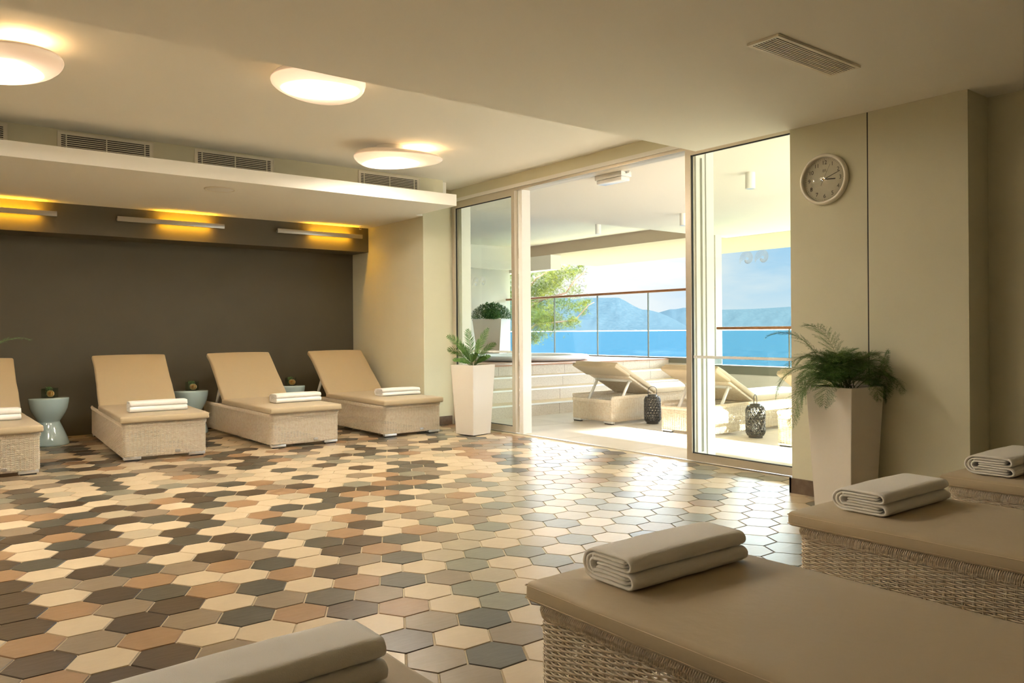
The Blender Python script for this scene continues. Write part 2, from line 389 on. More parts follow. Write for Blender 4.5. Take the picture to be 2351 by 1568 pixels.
# leaves folded back and parked at right angles to the facade
def parked(name, label, y, x0, x1):
    t = struct(thing(name, label, 'door'))
    m = MB()
    m.box(x0, x0+.05, y, y+.045, .012, 2.6); m.box(x1-.05, x1, y, y+.045, .012, 2.6)
    m.box(x0+.05, x1-.05, y, y+.045, .012, .07); m.box(x0+.05, x1-.05, y, y+.045, 2.55, 2.6)
    m.build('frame', M_white, t)
    p = MB(); p.box(x0+.05, x1-.05, y+.02, y+.026, .07, 2.55); p.build('glass_pane', M_glass, t)
parked('door_2', 'folded glass leaf parked outside behind the fixed pane', 4.26, 5.30, 5.43)
sbox('trim_7', M_white, (5.42, 5.52, 4.25, 4.34, 0, 2.62), (5.27, 5.385, 6.56, 6.62, 0, 2.62), (5.27, 5.40, 7.70, 7.78, 0, 2.62))

# ------------------------------------------------------------------ TERRACE
m = MB(); m.box(5.25, 10.3, -7, 14.0, -.25, -.004)
for i in range(5):
    for j in range(17):
        x0 = 5.262+i*1.0; y0 = -7+j*1.0; x1 = min(x0+.996, 10.3); 
        m.mi = 0; m.box(x0, x1, y0, y0+.996, -.004, 0)
o = m.build('floor_terrace', M_pave); struct(o)
ZT = 2.62
sbox('ceiling_terrace', M_ext, (5.25, 13.1, -5.15, 8.13, ZT, ZT+.5), (5.25, 10.32, 8.13, 14.0, 2.838, 3.1))
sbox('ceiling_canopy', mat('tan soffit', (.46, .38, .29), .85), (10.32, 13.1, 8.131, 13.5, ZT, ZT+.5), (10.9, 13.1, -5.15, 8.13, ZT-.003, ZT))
sbox('trim_8', M_ext, (5.25, 10.1, 12.9, 13.1, 2.37, 2.838), (10.33, 10.6, 11.95, 13.6, 2.33, 2.838))
sbox('wall_deck', M_ext, 5.46, 10.35, 13.305, 13.6, 0, 2.9)
sbox('wall_deckside', M_ext, 5.25, 5.455, 7.84, 13.6, 0, 3.1)
sbox('wall_facade', M_ext, 5.335, 5.45, -7, 3.0, 0, 2.62)
sbox('wall_parapet', M_ext, (10.2, 10.38, -7, 7.86, -.3, .407), (10.2, 10.38, 7.86, 13.4, -.3, .55))
sbox('trim_9', M_band, (10.19, 10.39, -7, 7.86, .407, .54), (10.19, 10.39, 7.86, 13.4, .55, .640))
sbox('column_terrace', M_ext, 10.40, 10.56, 7.98, 8.17, -3, ZT)
# steps and raised deck
st = MB()
for i, (y, z0, z1) in enumerate(((7.87, 0, .16), (8.20, .16, .32), (8.50, .32, .47), (8.79, .47, .62))):
    st.mi = 0; st.box(5.46, 10.19, y, 13.3, z0, z1-.02)
    yn = (8.20, 8.50, 8.79, 13.3)[i]
    st.mi = 1 if i < 3 else 3
    st.box(5.46, 10.19, y-.012 if i == 3 else y+.006, 13.3, z1-.02, z1)
    if i < 3: st.mi = 2; st.box(5.46, 10.19, y-.008, y+.006, z1-.02, z1+.001)
    st.mi = 4
    for k in range(12):
        xx = 5.7+k*.62+(i % 2)*.3
        if xx < 10.1: st.box(xx, xx+.003, y-.001, y+.01, z0, z1-.021)
steps = tag(st.build('stone_steps', [M_step, M_tread, M_nose, M_deck, M_base]), 'pale stone steps with white nosings climbing to the wooden deck outside', 'steps')

# railings
def railing(name, label, y0, y1, zb, zt, posts):
    t = thing(name, label, 'railing', (10.25, y0, 0))
    m = MB(); m.rbox((0, (y1-y0)/2, zt-.02), .032, (y1-y0)/2, .021, .015, (1, 8, 1), 3); m.build('handrail', M_rail, t)
    ys = [y0]+posts+[y1]
    for a, b in zip(ys[:-1], ys[1:]):
        g = MB(); g.box(-.006, .006, a-y0+.008, b-y0-.008, zb-.0, zt-.035); g.build('glass_panel', M_glassr, t)
    for a in posts:
        g = MB(); g.box(-.012, .012, a-y0-.008, a-y0+.008, zb, zt-.04); g.build('joint_strip', M_band, t)
    return t
railing('glass_railing', 'glass railing with brown wooden handrail on the raised deck, higher one', 7.90, 13.3, .64, 1.782, [9.29, 10.54, 11.75, 12.9])
railing('glass_railing', 'glass railing with brown handrail at terrace level, seen through the fixed pane', -6.9, 7.84, .54, 1.139, [-5, -2.9, -.8, 1.3, 3.4, 5.3, 6.56])

# hot tub
t = thing('hot_tub', 'round white hot tub sunk in the wooden deck', 'hot tub', (8.25, 10.15, .62))
m = MB(); m.lathe([(.92, .001), (1.0, .02), (1.02, .06), (.99, .085), (.90, .085), (.86, .06), (.82, .0)], 64, cap=False); m.build('tub_rim', M_tubw, t)
m = MB(); m.lathe([(.0001, .03), (.84, .03)], 64, cap=False); m.build('water', mat('tub water', (.55, .75, .75), .05, spec=.6), t)

# tapered square planters
def planter(parent, h, a, b, mt=M_plas):
    m = MB(); t_ = .014
    def sq(s, z): return [(-s, -s, z), (s, -s, z), (s, s, z), (-s, s, z)]
    rings = [sq(a, .0), sq(b, h), sq(b-t_, h), sq(b-t_-.004, h-.06)]
    vs = [p for r in rings for p in r]; fs = [(3, 2, 1, 0)]
    for i in range(3):
        for k in range(4): fs.append((i*4+k, i*4+(k+1) % 4, (i+1)*4+(k+1) % 4, (i+1)*4+k))
    m.add(vs, fs); o = m.build('planter', mt, parent)
    bv = o.modifiers.new('b', 'BEVEL'); bv.width = .004; bv.segments = 2
    f = MB(); f.box(-a+.02, a-.02, -a+.02, a-.02, -.006, .004); f.build('plinth', M_rub, parent)
    s_ = MB(); n = 26; q = b-t_-.004
    g = [[(-q+2*q*i/n, -q+2*q*j/n, h-.03+.022*noise.noise(Vector((i*1.7, j*1.7, a*50)))) for j in range(n+1)] for i in range(n+1)]
    s_.smooth = True
    s_.add([p for r in g for p in r], [(i*(n+1)+j, (i+1)*(n+1)+j, (i+1)*(n+1)+j+1, i*(n+1)+j+1) for i in range(n) for j in range(n)])
    s_.build('soil', M_soil, parent)

def blade(m, p, d, L, w, up, curl=.25, n=4):
    d = Vector(d).normalized(); up = Vector(up).normalized(); s_ = d.cross(up)
    if s_.length < 1e-5: s_ = Vector((1, 0, 0))
    s_.normalize(); vs = []; 
    for i in range(n+1):
        t = i/n; q = Vector(p)+d*L*t-up*curl*L*t*t
        ww = w*math.sin(PI*min(1, .12+.88*t)**.8)*(1 if i < n else 0)+.0003
        vs += [q-s_*ww, q+up*ww*.25, q+s_*ww]
    fs = []
    for i in range(n):
        a = i*3; fs += [(a, a+1, a+4, a+3), (a+1, a+2, a+5, a+4)]
    m.add(vs, fs)

def palm_frond(m, ms, base, az, el, L, droop, w=.0042, LL=.13, roll=0):
    pts = []; p = Vector(base); d = Vector((math.cos(az)*math.cos(el), math.sin(az)*math.cos(el), math.sin(el)))
    n = 24; pts.append(p.copy())
    for i in range(n):
        d = (d+Vector((0, 0, -droop*(.3+i/n)/n*2))).normalized(); p = p+d*L/n; pts.append(p.copy())
    ms.tube(pts, [.004*(1-.75*i/n) for i in range(n+1)], 5)
    for i in range(8, n+1):
        t = i/n; dd = (pts[i]-pts[i-1]).normalized(); side = dd.cross(Vector((0, 0, 1)))
        if side.length < 1e-3: side = Vector((1, 0, 0))
        side.normalize(); side = Matrix.Rotation(roll, 3, dd) @ side; up = side.cross(dd)
        if up.z < 0: up = -up
        l = LL*(math.sin(PI*(.15+.8*(t-.33)/.67))**.7)
        for sg in (-1, 1):
            v = dd*.75+side*sg*.8+up*.15+Vector((random.uniform(-.12, .12), random.uniform(-.12, .12), random.uniform(-.08, .08)))
            blade(m, pts[i], v, l*random.uniform(.85, 1.1), w, up, .3)

def fern_frond(m, ms, base, az, el, L, droop, dens=1.0, flat=None, wid=.16, yel=False):
    p = Vector(base); d = Vector((math.cos(az)*math.cos(el), math.sin(az)*math.cos(el), math.sin(el)))
    n = 26; pts = [p.copy()]
    for i in range(n):
        d = (d+Vector((0, 0, -droop*(.2+1.6*i/n)/n*2))).normalized(); p = p+d*L/n; pts.append(p.copy())
    ms.tube(pts, [.0022*(1-.7*i/n) for i in range(n+1)], 4)
    for i in range(int(n*.25), n+1):
        t = (i/n-.25)/.75; dd = (pts[i]-pts[i-1]).normalized(); side = dd.cross(Vector((0, 0, 1)))
        if side.length < 1e-3: side = Vector((1, 0, 0))
        side.normalize(); up = side.cross(dd)
        bl = wid*(math.sin(PI*min(.97, .2+.78*t))**.8)
        for sg in (-1, 1):
            if random.random() > dens: continue
            bd = (dd*.8+side*sg*.9+up*random.uniform(-.25, .2)).normalized()
            k = max(3, int(bl/.007)); q = Vector(pts[i])
            for j in range(k):
                bd = (bd+Vector((0, 0, -.012))).normalized(); q = q+bd*bl/k
                s2 = bd.cross(up).normalized(); nl = .017*(1-.6*j/k)+.004
                for s3 in (-1, 1):
                    v = (bd*.9+s2*s3*random.uniform(.4, .9)+up*random.uniform(-.5, .5)).normalized()
                    e = q+v*nl; w_ = s2*.0011
                    m.mi = 1 if (yel or random.random() < .03) else 0
                    m.add([q-w_, q+w_, e+w_*.3, e-w_*.3], [(0, 1, 2, 3)])
            e = Vector(pts[i])+(dd*.8+side*sg*.9).normalized()*bl*.9
            ms.tube([pts[i], e], .0006, 3, cap=False)

# indoor palm by the door
pl = thing('potted_palm', 'small feathery palm in a tall white tapered planter beside the glass door', 'plant', (4.85, 6.89, .008), math.radians(10))
planter(pl, .735, .13, .168)
m = MB(); ms = MB(); random.seed(3)
Rz = Matrix.Rotation(-math.radians(10), 3, 'Z')
PF = []
for (rt, el, L, dr) in ((1, 1.2, .50, .55), (1, .95, .40, .6), (-1, 1.05, .50, .75), (-1, .85, .40, .8), (-1, 1.35, .46, .35), (1, .7, .26, .5), (-1, .6, .26, .6), (1, 1.35, .34, .5), (-1, 1.2, .32, .7), (1, .8, .2, .6), (-1, .8, .2, .8)):
    PF.append(((-HEAD if rt > 0 else PI-HEAD)+random.uniform(-.45, .45), el+.12, L*.88, dr, rt*.012, random.uniform(-.02, .02)))
for i in range(6): PF.append((random.uniform(0, 2*PI), random.uniform(.8, 1.3), random.uniform(.16, .30), .6, random.uniform(-.03, .03), random.uniform(-.03, .03)))
for (az, el, L, dr, ox, oy) in PF:
    palm_frond(m, ms, (ox, oy, .705), az-math.radians(10), el, L, dr, LL=.082 if L > .3 else .05, roll=random.choice((-1, 1))*random.uniform(.7, 1.2))
m.build('foliage', M_leaf, pl); ms.build('stems', M_stem, pl)

# fern on the right
pr_ = thing('potted_fern', 'feathery asparagus fern spilling over a tall tapered planter against the right wall', 'plant', (4.560, 2.545, .008), math.radians(-6))
planter(pr_, .742, .125, .158)
m = MB(); ms = MB(); random.seed(5)
def W2(px, py):     # image direction on the ground: az from camera-right angle
    return math.atan2(py, px)
RIGHT = -HEAD       # heading of the camera's right in world
specs = []
for i in range(48):
    a = PI+random.uniform(-1.1, 1.1) if i % 3 else random.uniform(-1.6, 1.2)
    specs.append((a, random.uniform(.75, 1.35), random.uniform(.30, .42), random.uniform(1.0, 1.9), .85))
specs += [(PI+.1, 1.0, .56, 1.25, 1), (PI-.15, 1.2, .60, 1.1, 1), (PI+.3, 1.35, .55, 1.2, 1), (PI-.05, .75, .52, 2.1, 1), (PI+.15, .6, .50, 2.3, 1), (PI-.3, .9, .55, 1.8, 1), (PI+.4, 1.1, .5, 1.6, 1), (.1, .95, .36, 1.6, .9), (-.3, .8, .34, 1.7, .9)]
for (a, el, L, dr, de) in specs:
    fern_frond(m, ms, (random.uniform(-.05, .05), random.uniform(-.05, .05), .71), RIGHT+a+math.radians(6), el, L, dr, de, wid=.10 if L < .45 else .115)
fern_frond(m, ms, (.10, -.07, .70), RIGHT+.0+math.radians(6), .35, .12, -1.2, .6, wid=.03)
fern_frond(m, ms, (.19, -.10, .745), RIGHT+.0+math.radians(6), .95, .24, -.25, .9, wid=.028)
m.v = [(min(x, .170-y*.106), y, z) for x, y, z in m.v]; ms.v = [(min(x, .168-y*.106), y, z) for x, y, z in ms.v]
m.build('foliage', [M_fern, M_fernb], pr_); ms.build('stems', M_stem, pr_)

# fern at the left edge
pf = thing('potted_fern', 'potted fern with only a drooping frond tip showing at the left edge', 'plant', (.30, 6.62, .008), 0)
planter(pf, .742, .125, .158)
m = MB(); ms = MB(); random.seed(15)
for i in range(14):
    fern_frond(m, ms, (random.uniform(-.04, .04), random.uniform(-.04, .04), .71), random.uniform(0, 2*PI), random.uniform(.8, 1.3), .34, 1.5, .8, wid=.09)
fern_frond(m, ms, (0, 0, .72), RIGHT+.05, .98, .66, .72, 1, wid=.07)
m.build('foliage', [M_shrub, M_fernb], pf); ms.build('stems', M_stem, pf)

# shrub on the deck
ps = thing('potted_shrub', 'round leafy green shrub in a wide white planter on the deck beyond the glass', 'plant', (9.0, 12.15, .628), .6)
planter(ps, .70, .22, .29)
m = MB(); random.seed(9)
for i in range(2600):
    a = random.uniform(0, 2*PI); z = random.uniform(-.1, 1); r = math.sqrt(max(0, 1-z*z))*random.uniform(.75, 1.05)
    p = Vector((math.cos(a)*r*.37, math.sin(a)*r*.37, .73+z*.27*random.uniform(.8, 1.08)))
    d = Vector((math.cos(a), math.sin(a), random.uniform(-.3, 1)))+Vector([random.uniform(-.6, .6) for _ in range(3)])
    blade(m, p, d, random.uniform(.035, .06), .011, (0, 0, 1), .2, 2)
m.build('foliage', M_shrub, ps)
m = MB()
m.lathe([(.03, .66), (.20, .76), (.22, .84), (.12, .90), (.01, .92)], 16); m.build('branches', M_shrub, ps)

# ------------------------------------------------------------------ LOUNGERS
def wicker_mesh():
    # perimeter of rounded rectangle, counter clockwise from rear-left corner region, rear side last
    hx, L, r = .342, 2.08, .035; pts = []
    def arc(cx, cy, a0, a1, n=6): 
        for i in range(n+1):
            a = a0+(a1-a0)*i/n; pts.append((cx+r*math.cos(a), cy+r*math.sin(a)))
    arc(-hx+r, L-r, PI*.75, PI, 3); arc(-hx+r, r, PI, 1.5*PI); arc(hx-r, r, 1.5*PI, 2*PI); arc(hx-r, L-r, 0, PI*.25, 3)
    nfront = len(pts); arc(hx-r, L-r, PI*.25, PI/2, 3); arc(-hx+r, L-r, PI/2, PI*.75, 3)
    P = np.array(pts+[pts[0]]); seg = np.linalg.norm(np.diff(P, axis=0), axis=1); cum = np.r_[0, np.cumsum(seg)]; total = cum[-1]; lfront = cum[nfront-1]
    nst = int(round(total/.031)); nst += nst % 2; sub = 4; n = nst*sub
    t = np.linspace(0, total, n, endpoint=False)
    X = np.interp(t, cum, P[:, 0]); Y = np.interp(t, cum, P[:, 1])
    tx = np.roll(X, -1)-np.roll(X, 1); ty = np.roll(Y, -1)-np.roll(Y, 1); l = np.hypot(tx, ty); nx, ny = ty/l, -tx/l
    m = MB(); sides = 5; an = np.arange(sides)*2*PI/sides+.3
    V = []; F = []; off = 0
    def strand(idx, z, amp, closed):
        nonlocal off
        ph = np.cos(PI*idx/sub)*amp
        k = len(idx); zz = z if isinstance(z, np.ndarray) else np.full(k, z)
        cx = X[idx % n]+nx[idx % n]*ph; cy = Y[idx % n]+ny[idx % n]*ph
        vx = cx[:, None]+nx[idx % n][:, None]*np.cos(an)*.0020; vy = cy[:, None]+ny[idx % n][:, None]*np.cos(an)*.0022; vz = zz[:, None]+np.sin(an)*.0029
        V.append(np.stack([vx, vy, vz], -1).reshape(-1, 3))
        a = np.arange(k if closed else k-1); b = (a+1) % k
        for s_ in range(sides):
            s2 = (s_+1) % sides; F.append(np.stack([a*sides+s_, a*sides+s2, b*sides+s2, b*sides+s_], -1)+off)
        off += k*sides
    idx = np.arange(n); fr = np.arange(0, int(lfront/total*n)+1)
    zr = .045; k = 0
    while zr < .306:
        amp = .0036*(1 if k % 2 else -1)
        if zr < .262: strand(idx, zr, amp, True)
        else: strand(fr, zr, amp, False)
        zr += .0071; k += 1
    V = [tuple(p) for p in np.concatenate(V)]; F = [tuple(q) for q in np.concatenate(F)]
    m.smooth = True; m.add(V, F)
    # stakes in pairs
    for i in range(0, n, sub):
        top = .305 if i in fr else .262
        for e in (-.0026, .0026):
            tn = (tx[i]/l[i]*e, ty[i]/l[i]*e)
            m.tube([(X[i]+tn[0], Y[i]+tn[1], .035), (X[i]+tn[0], Y[i]+tn[1], top)], .0022, 4, cap=False)
    # wrapped border
    step = total/int(total/.0068); q = 0
    while q < total:
        j = int(q/total*n) % n; top = .318 if q < lfront else .272
        x, y, a, b = X[j], Y[j], nx[j], ny[j]; sx, sy = tx[j]/l[j], ty[j]/l[j]
        fx = q/total*n-int(q/total*n); j2 = (j+1) % n; x = x*(1-fx)+X[j2]*fx; y = y*(1-fx)+Y[j2]*fx
        m.tube([(x+a*.006-sx*.004, y+b*.006-sy*.004, top-.022), (x+a*.011, y+b*.011, top-.002), (x+a*.004+sx*.003, y+b*.004+sy*.003, top+.012), (x-a*.007+sx*.004, y-b*.007+sy*.004, top+.006)], .0026, 4, cap=False)
        q += step
    # scalloped strand beneath the border
    strd = []
    ii = fr; zz = .298+.006*np.abs(np.sin(PI*ii/(sub*3)))
    pts3 = [(X[i]+nx[i]*.006, Y[i]+ny[i]*.006, zz[k_]) for k_, i in enumerate(ii)]
    m.tube(pts3, .0032, 5)
    # inner frame
    m.smooth = False
    for a0, a1, b0, b1 in ((-.326, .326, .02, .038), (-.326, .326, 2.042, 2.060), (-.326, -.306, .02, 2.06), (.306, .326, .02, 2.06)):
        m.box(a0, a1, b0, b1, .030, .052)
    for a0, a1 in ((-.322, -.306), (.306, .322)): m.box(a0, a1, .02, 2.06, .282, .302)
    m.box(-.322, .322, .02, .036, .282, .302)
    return m.mesh('wicker_base', M_wick)
ME_wick = wicker_mesh()
def puff(hx, hy, amp, seed):
    def fn(q):
        x, y, z = q
        if z > 0: z += amp*(1-(x/hx)**2)*(1-(y/hy)**4)*.6 + .0016*noise.noise(Vector((x*6+seed, y*6, 0)))
        y2 = y + .003*noise.noise(Vector((x*9, seed, z*20))); x2 = x+.003*noise.noise(Vector((seed, y*7, z*20)))
        return (x2, y2, z)
    return fn
m = MB(); m.rbox((0, .665, .3605), .365, .705, .0285, .018, (10, 20, 1), 3, puff(.365, .705, .006, 3)); ME_cs = m.mesh('seat_cushion', M_cush)
m = MB()
for z in (.378, .343):
    P = [(-.362, -.030+.0), (.362, -.030), (.362, 1.36), (-.362, 1.36), (-.362, -.03)]
    pts = []
    for (a, b), (c, d) in zip(P[:-1], P[1:]):
        for k in range(12): pts.append((a+(c-a)*k/12, b+(d-b)*k/12, z))
    pts.append((P[0][0], P[0][1], z)); m.tube([(x*1.003, y-.006 if y < 0 else y, z_) for x, y, z_ in pts], .0017, 4)
ME_pipe = m.mesh('piping', M_seam)
def bc_fn(q):
    x, y, z = q; f = puff(.36, .39, .006, 9)(q); x, y, z = f
    k = (y+.39)/.78
    x *= 1-.035*math.sin(PI*max(0, min(1, (k-.35)/.65)))*.6
    if k > .75: z -= .018*((k-.75)/.25)**2
    y += .012*(1-(x/.36)**2)*(1 if k > .9 else 0)
    return (x, y, z)
m = MB(); m.rbox((0, .385, .040), .36, .39, .0285, .018, (10, 16, 1), 3, bc_fn); ME_cb = m.mesh('back_cushion', M_cush)
m = MB()      # ribbed backrest panel (local: hinge at origin, along +y)
n = 56
vs = []; xs = np.linspace(-.30, .30, n*2+1)
for i, x in enumerate(xs):
    z = -.006-(.005 if i % 2 else 0)
    for y in (0.02, .72): vs.append((x, y, z))
    for y in (.72, .02): vs.append((x, y, .006))
fs = []
for i in range(len(xs)-1):
    a = i*4; b = a+4
    fs += [(a, a+1, b+1, b), (a+2, a+3, b+3, b+2), (a+3, a, b, b+3), (a+1, a+2, b+2, b+1)]
fs += [(0, 3, 2, 1), (len(vs)-4, len(vs)-3, len(vs)-2, len(vs)-1)]
m.add(vs, fs)
for sx in (-1, 1): m.rbox((sx*.315, .37, -.001), .018, .37, .013, .008, (1, 4, 1), 2)
m.rbox((0, .735, -.001), .33, .016, .013, .008, (4, 1, 1), 2); ME_bp = m.mesh('backrest_panel', M_wick)
m = MB(); m.rbox((0, .66, -.002), .368, .135, .024, .014, (8, 4, 1), 3, lambda q: (q[0], q[1], q[2]*(.75+.25*(q[1]+.135)/.27)+.002*noise.noise(Vector((q[0]*25, q[1]*9, 1))))); ME_sl = m.mesh('cushion_sleeve', M_cush)
m = MB(); m.rbox((0, .67, .303), .315, .66, .008, .004, (2, 4, 1), 1); ME_deck = m.mesh('seat_deck', M_wick)
m = MB(); m.mi = 0; m.bbox(-.07, .07, -.024, .024, .012, .036, .004); m.mi = 1; m.box(-.055, .055, -.02, .02, 0, .012); ME_foot = m.mesh('foot', [M_alul, M_rub])
m = MB(); m.rbox((0, 0, 0), .03, .003, .012, .0028, (6, 1, 1), 2, lambda q: (q[0]*math.sqrt(max(0, 1-(q[2]/.0135)**2)), q[1], q[2])); ME_badge = m.mesh('badge', M_sconce)
def lounger(label, loc, rz, ang, cushmats=None, group=None, sleeve=False):
    t = thing('sun_lounger', label, 'sun lounger', loc, rz, group)
    w = obj('wicker_base', ME_wick, t)
    c = obj('seat_cushion', ME_cs, t, (0, 0, 0)); obj('piping', ME_pipe, c)
    h = (0, 1.34, .318); R_ = (ang, 0, 0)
    obj('backrest_panel', ME_bp, t, h, R_)
    b = obj('back_cushion', ME_cb, t, h, R_)
    if sleeve: obj('cushion_sleeve', ME_sl, b)
    obj('seat_deck', ME_deck, t)
    for x in (-.265, .265):
        for y in (.03, 2.05): obj('foot', ME_foot, t, (x, y, 0))
    obj('badge', ME_badge, w, (.1, -.006, .062))
    # prop: two struts and a crossbar
    p = MB(); s0 = .42; a = (s0*math.cos(ang), s0*math.sin(ang))
    for x in (-.27, .27): p.tube([(x, 1.34+a[0], .318+a[1]-.02), (x, 1.34+.56, .20)], .017, 8)
    p.tube([(-.30, 1.34+a[0], .318+a[1]-.022), (.30, 1.34+a[0], .318+a[1]-.022)], .018, 10)
    p.build('support_bar', M_white, t)
    return t
GL = 'loungers along the dark wall'; GF = 'loungers in the foreground'; GT = 'loungers on the terrace'
AL = math.radians(42)
lounger('wicker lounger cut off by the left edge, backrest against the dark wall', (.545, 7.17, 0), 0, AL, group=GL)
lounger('wicker lounger by the dark wall, between the first and second blue stools', (1.862, 7.34, 0), math.radians(-3.5), AL, group=GL)
lounger('wicker lounger by the dark wall, second from the pale side wall', (3.122, 7.25, 0), 0, AL, group=GL)
lounger('wicker lounger nearest the pale side wall, backrest under the last wall lamp', (4.325, 7.25, 0), 0, AL, group=GL)
lounger('beige cushioned lounger whose corner just shows at the bottom edge', (.50, 1.71, 0), PI, AL, group=GF)
lounger('large beige lounger in the right foreground showing its open wicker side', (1.768, 1.71, 0), PI, AL, group=GF)
lounger('beige lounger at the right edge in front of the potted fern', (3.10, 1.73, 0), PI, AL, group=GF)
lounger('farthest beige lounger at the right edge by the wall recess', (4.36, 1.71, 0), PI, AL, group=GF)
AT = math.radians(28)
lounger('cream terrace lounger with raised back nearest the stone steps', (8.60, 6.82, 0), PI/2, AT, group=GT, sleeve=True)
lounger('cream terrace lounger between the two dark lanterns', (8.60, 5.40, 0), PI/2, AT, group=GT, sleeve=True)
lounger('terrace lounger cut off by the right wall, beyond the nearer lantern', (8.60, 3.97, 0), PI/2, AT, group=GT, sleeve=True)

# ------------------------------------------------------------------ TOWELS
def towel_mesh():
    m = MB(); t = .0052
    def arcp(cx, cz, r, a0, a1, n=7): return [(cx+r*math.cos(a0+(a1-a0)*i/n), cz+r*math.sin(a0+(a1-a0)*i/n)) for i in range(n+1)]
    def line(a, b, n=6): return [(a[0]+(b[0]-a[0])*i/n, a[1]+(b[1]-a[1])*i/n) for i in range(n+1)]
    outer = line((.06, .0405), (.17, .0395)) + arcp(.175, .0225, .017, PI/2, -PI/2) + line((.16, .0055), (.05, .0058)) \
        + arcp(.046, .0455, .040, -PI/2, -1.5*PI, 14) + line((.06, .0860), (.165, .0845)) + arcp(.168, .0670, .0168, PI/2, -PI/2) + line((.16, .0505), (.06, .0515))
    p2 = line((.165, .0285), (.055, .0290)) + arcp(.05, .0230, .006, PI/2, 1.5*PI, 5) + line((.06, .0168), (.165, .0165))
    p3 = line((.158, .0725), (.055, .0735)) + arcp(.05, .0675, .006, PI/2, 1.5*PI, 5) + line((.06, .0615), (.158, .0618))
    p4 = arcp(.048, .0455, .029, -1.35, -2*PI+1.35, 9)
    p5 = arcp(.050, .0455, .018, -1.3, -2*PI+1.3, 7)
    L = .255; nx_ = 26
    for pth in (outer, p2, p3, p4, p5):
        P = [Vector((a, b)) for a, b in pth]; Q = [P[0]]
        for q in P[1:]:
            if (q-Q[-1]).length > .002: Q.append(q)
        P = Q; n = len(P); lft = []; rgt = []
        for i in range(n):
            d = (P[min(i+1, n-1)]-P[max(i-1, 0)]).normalized(); nn = Vector((-d.y, d.x)); lft.append(P[i]+nn*t); rgt.append(P[i]-nn*t)
        d0 = (P[0]-P[1]).normalized()*t*.8; d1 = (P[-1]-P[-2]).normalized()*t*.8
        loop = lft+[P[-1]+d1]+rgt[::-1]+[P[0]+d0]; k = len(loop); vs = []
        seed = random.random()*50
        for j in range(nx_+1):
            u = j/nx_; x = -L+2*L*u
            e = min(u, 1-u)*2*L; sh = 1-(.35*max(0, 1-e/.008)**2)
            for i, q in enumerate(loop):
                c = P[min(i, n-1)] if i < n else (P[-1] if i == n else (P[max(0, n-1-(i-n-1))] if i < 2*n+1 else P[0]))
                qq = c+(q-c)*sh
                w = .0016*noise.noise(Vector((x*9+seed, qq.x*14, qq.y*10)))
                xe = x+(.003*noise.noise(Vector((qq.x*40+seed, qq.y*60, u*3))) if j in (0, nx_) else 0)
                vs.append((xe, -(qq.x-.095)+w, qq.y+w*.8+.003*math.sin(u*PI)*(qq.y/.09)))
        fs = [(j*k+i, j*k+(i+1) % k, (j+1)*k+(i+1) % k, (j+1)*k+i) for j in range(nx_) for i in range(k)]
        m.smooth = True; m.add(vs, fs); m.smooth = False
        # caps as quads across ribbon
        for j in (0, nx_):
            cf = []
            for i in range(n-1):
                a, b = i, i+1; c_, d_ = 2*n-(i+1), 2*n-i
                q = (j*k+a, j*k+b, j*k+c_, j*k+d_); cf.append(q if j == 0 else q[::-1])
            cf.append((j*k+n-1, j*k+n, j*k+n+1)); cf.append((j*k+0, j*k+2*n, j*k+2*n+1))
            o = len(m.v)-len(vs)
            for q in cf: m.f.append(tuple(i+o for i in q)); m.m.append(0); m.sm.append(True)
    me = m.mesh('folded_towel', M_tow)
    bm = bmesh.new(); bm.from_mesh(me); bmesh.ops.recalc_face_normals(bm, faces=bm.faces); bm.to_mesh(me); bm.free()
    return me
ME_tow = towel_mesh()
def towel(label, x, y, z, rz=0, sc=(1, 1, 1), group='folded white towels'):
    o = obj('folded_towel', ME_tow, None, (x, y, z), (0, 0, rz)); o.scale = sc; tag(o, label, 'towel', group)
ZC = .3945
towel('folded white towel on the lounger cut off by the left edge', .56, 7.74, ZC, 0, (1, .9, 1.05))
towel('folded white towel on the wicker lounger between the two leftmost blue stools', 1.885, 7.70, ZC, math.radians(-2), (.96, .8, 1.05))
towel('folded white towel on the lounger second from the pale side wall', 3.22, 7.73, ZC, math.radians(3), (.96, .9, .98))
towel('folded white towel on the lounger nearest the pale side wall', 4.42, 7.75, ZC, 0, (.94, 1, .86))
towel('folded towel lying along the bottom edge of the picture', .52, 1.495, ZC, math.radians(2), (1.0, .95, .96))
towel('large folded towel on the big foreground lounger', 1.80, 1.565, ZC, math.radians(-1), (.97, 1.05, .98))
towel('folded towel on the lounger in front of the potted fern', 3.15, 1.562, ZC, math.radians(-1), (1.0, 1.15, .95))
towel('folded towel at the far right edge by the wall recess', 4.355, 1.57, ZC, math.radians(0), (1.0, 1.15, 1.0))

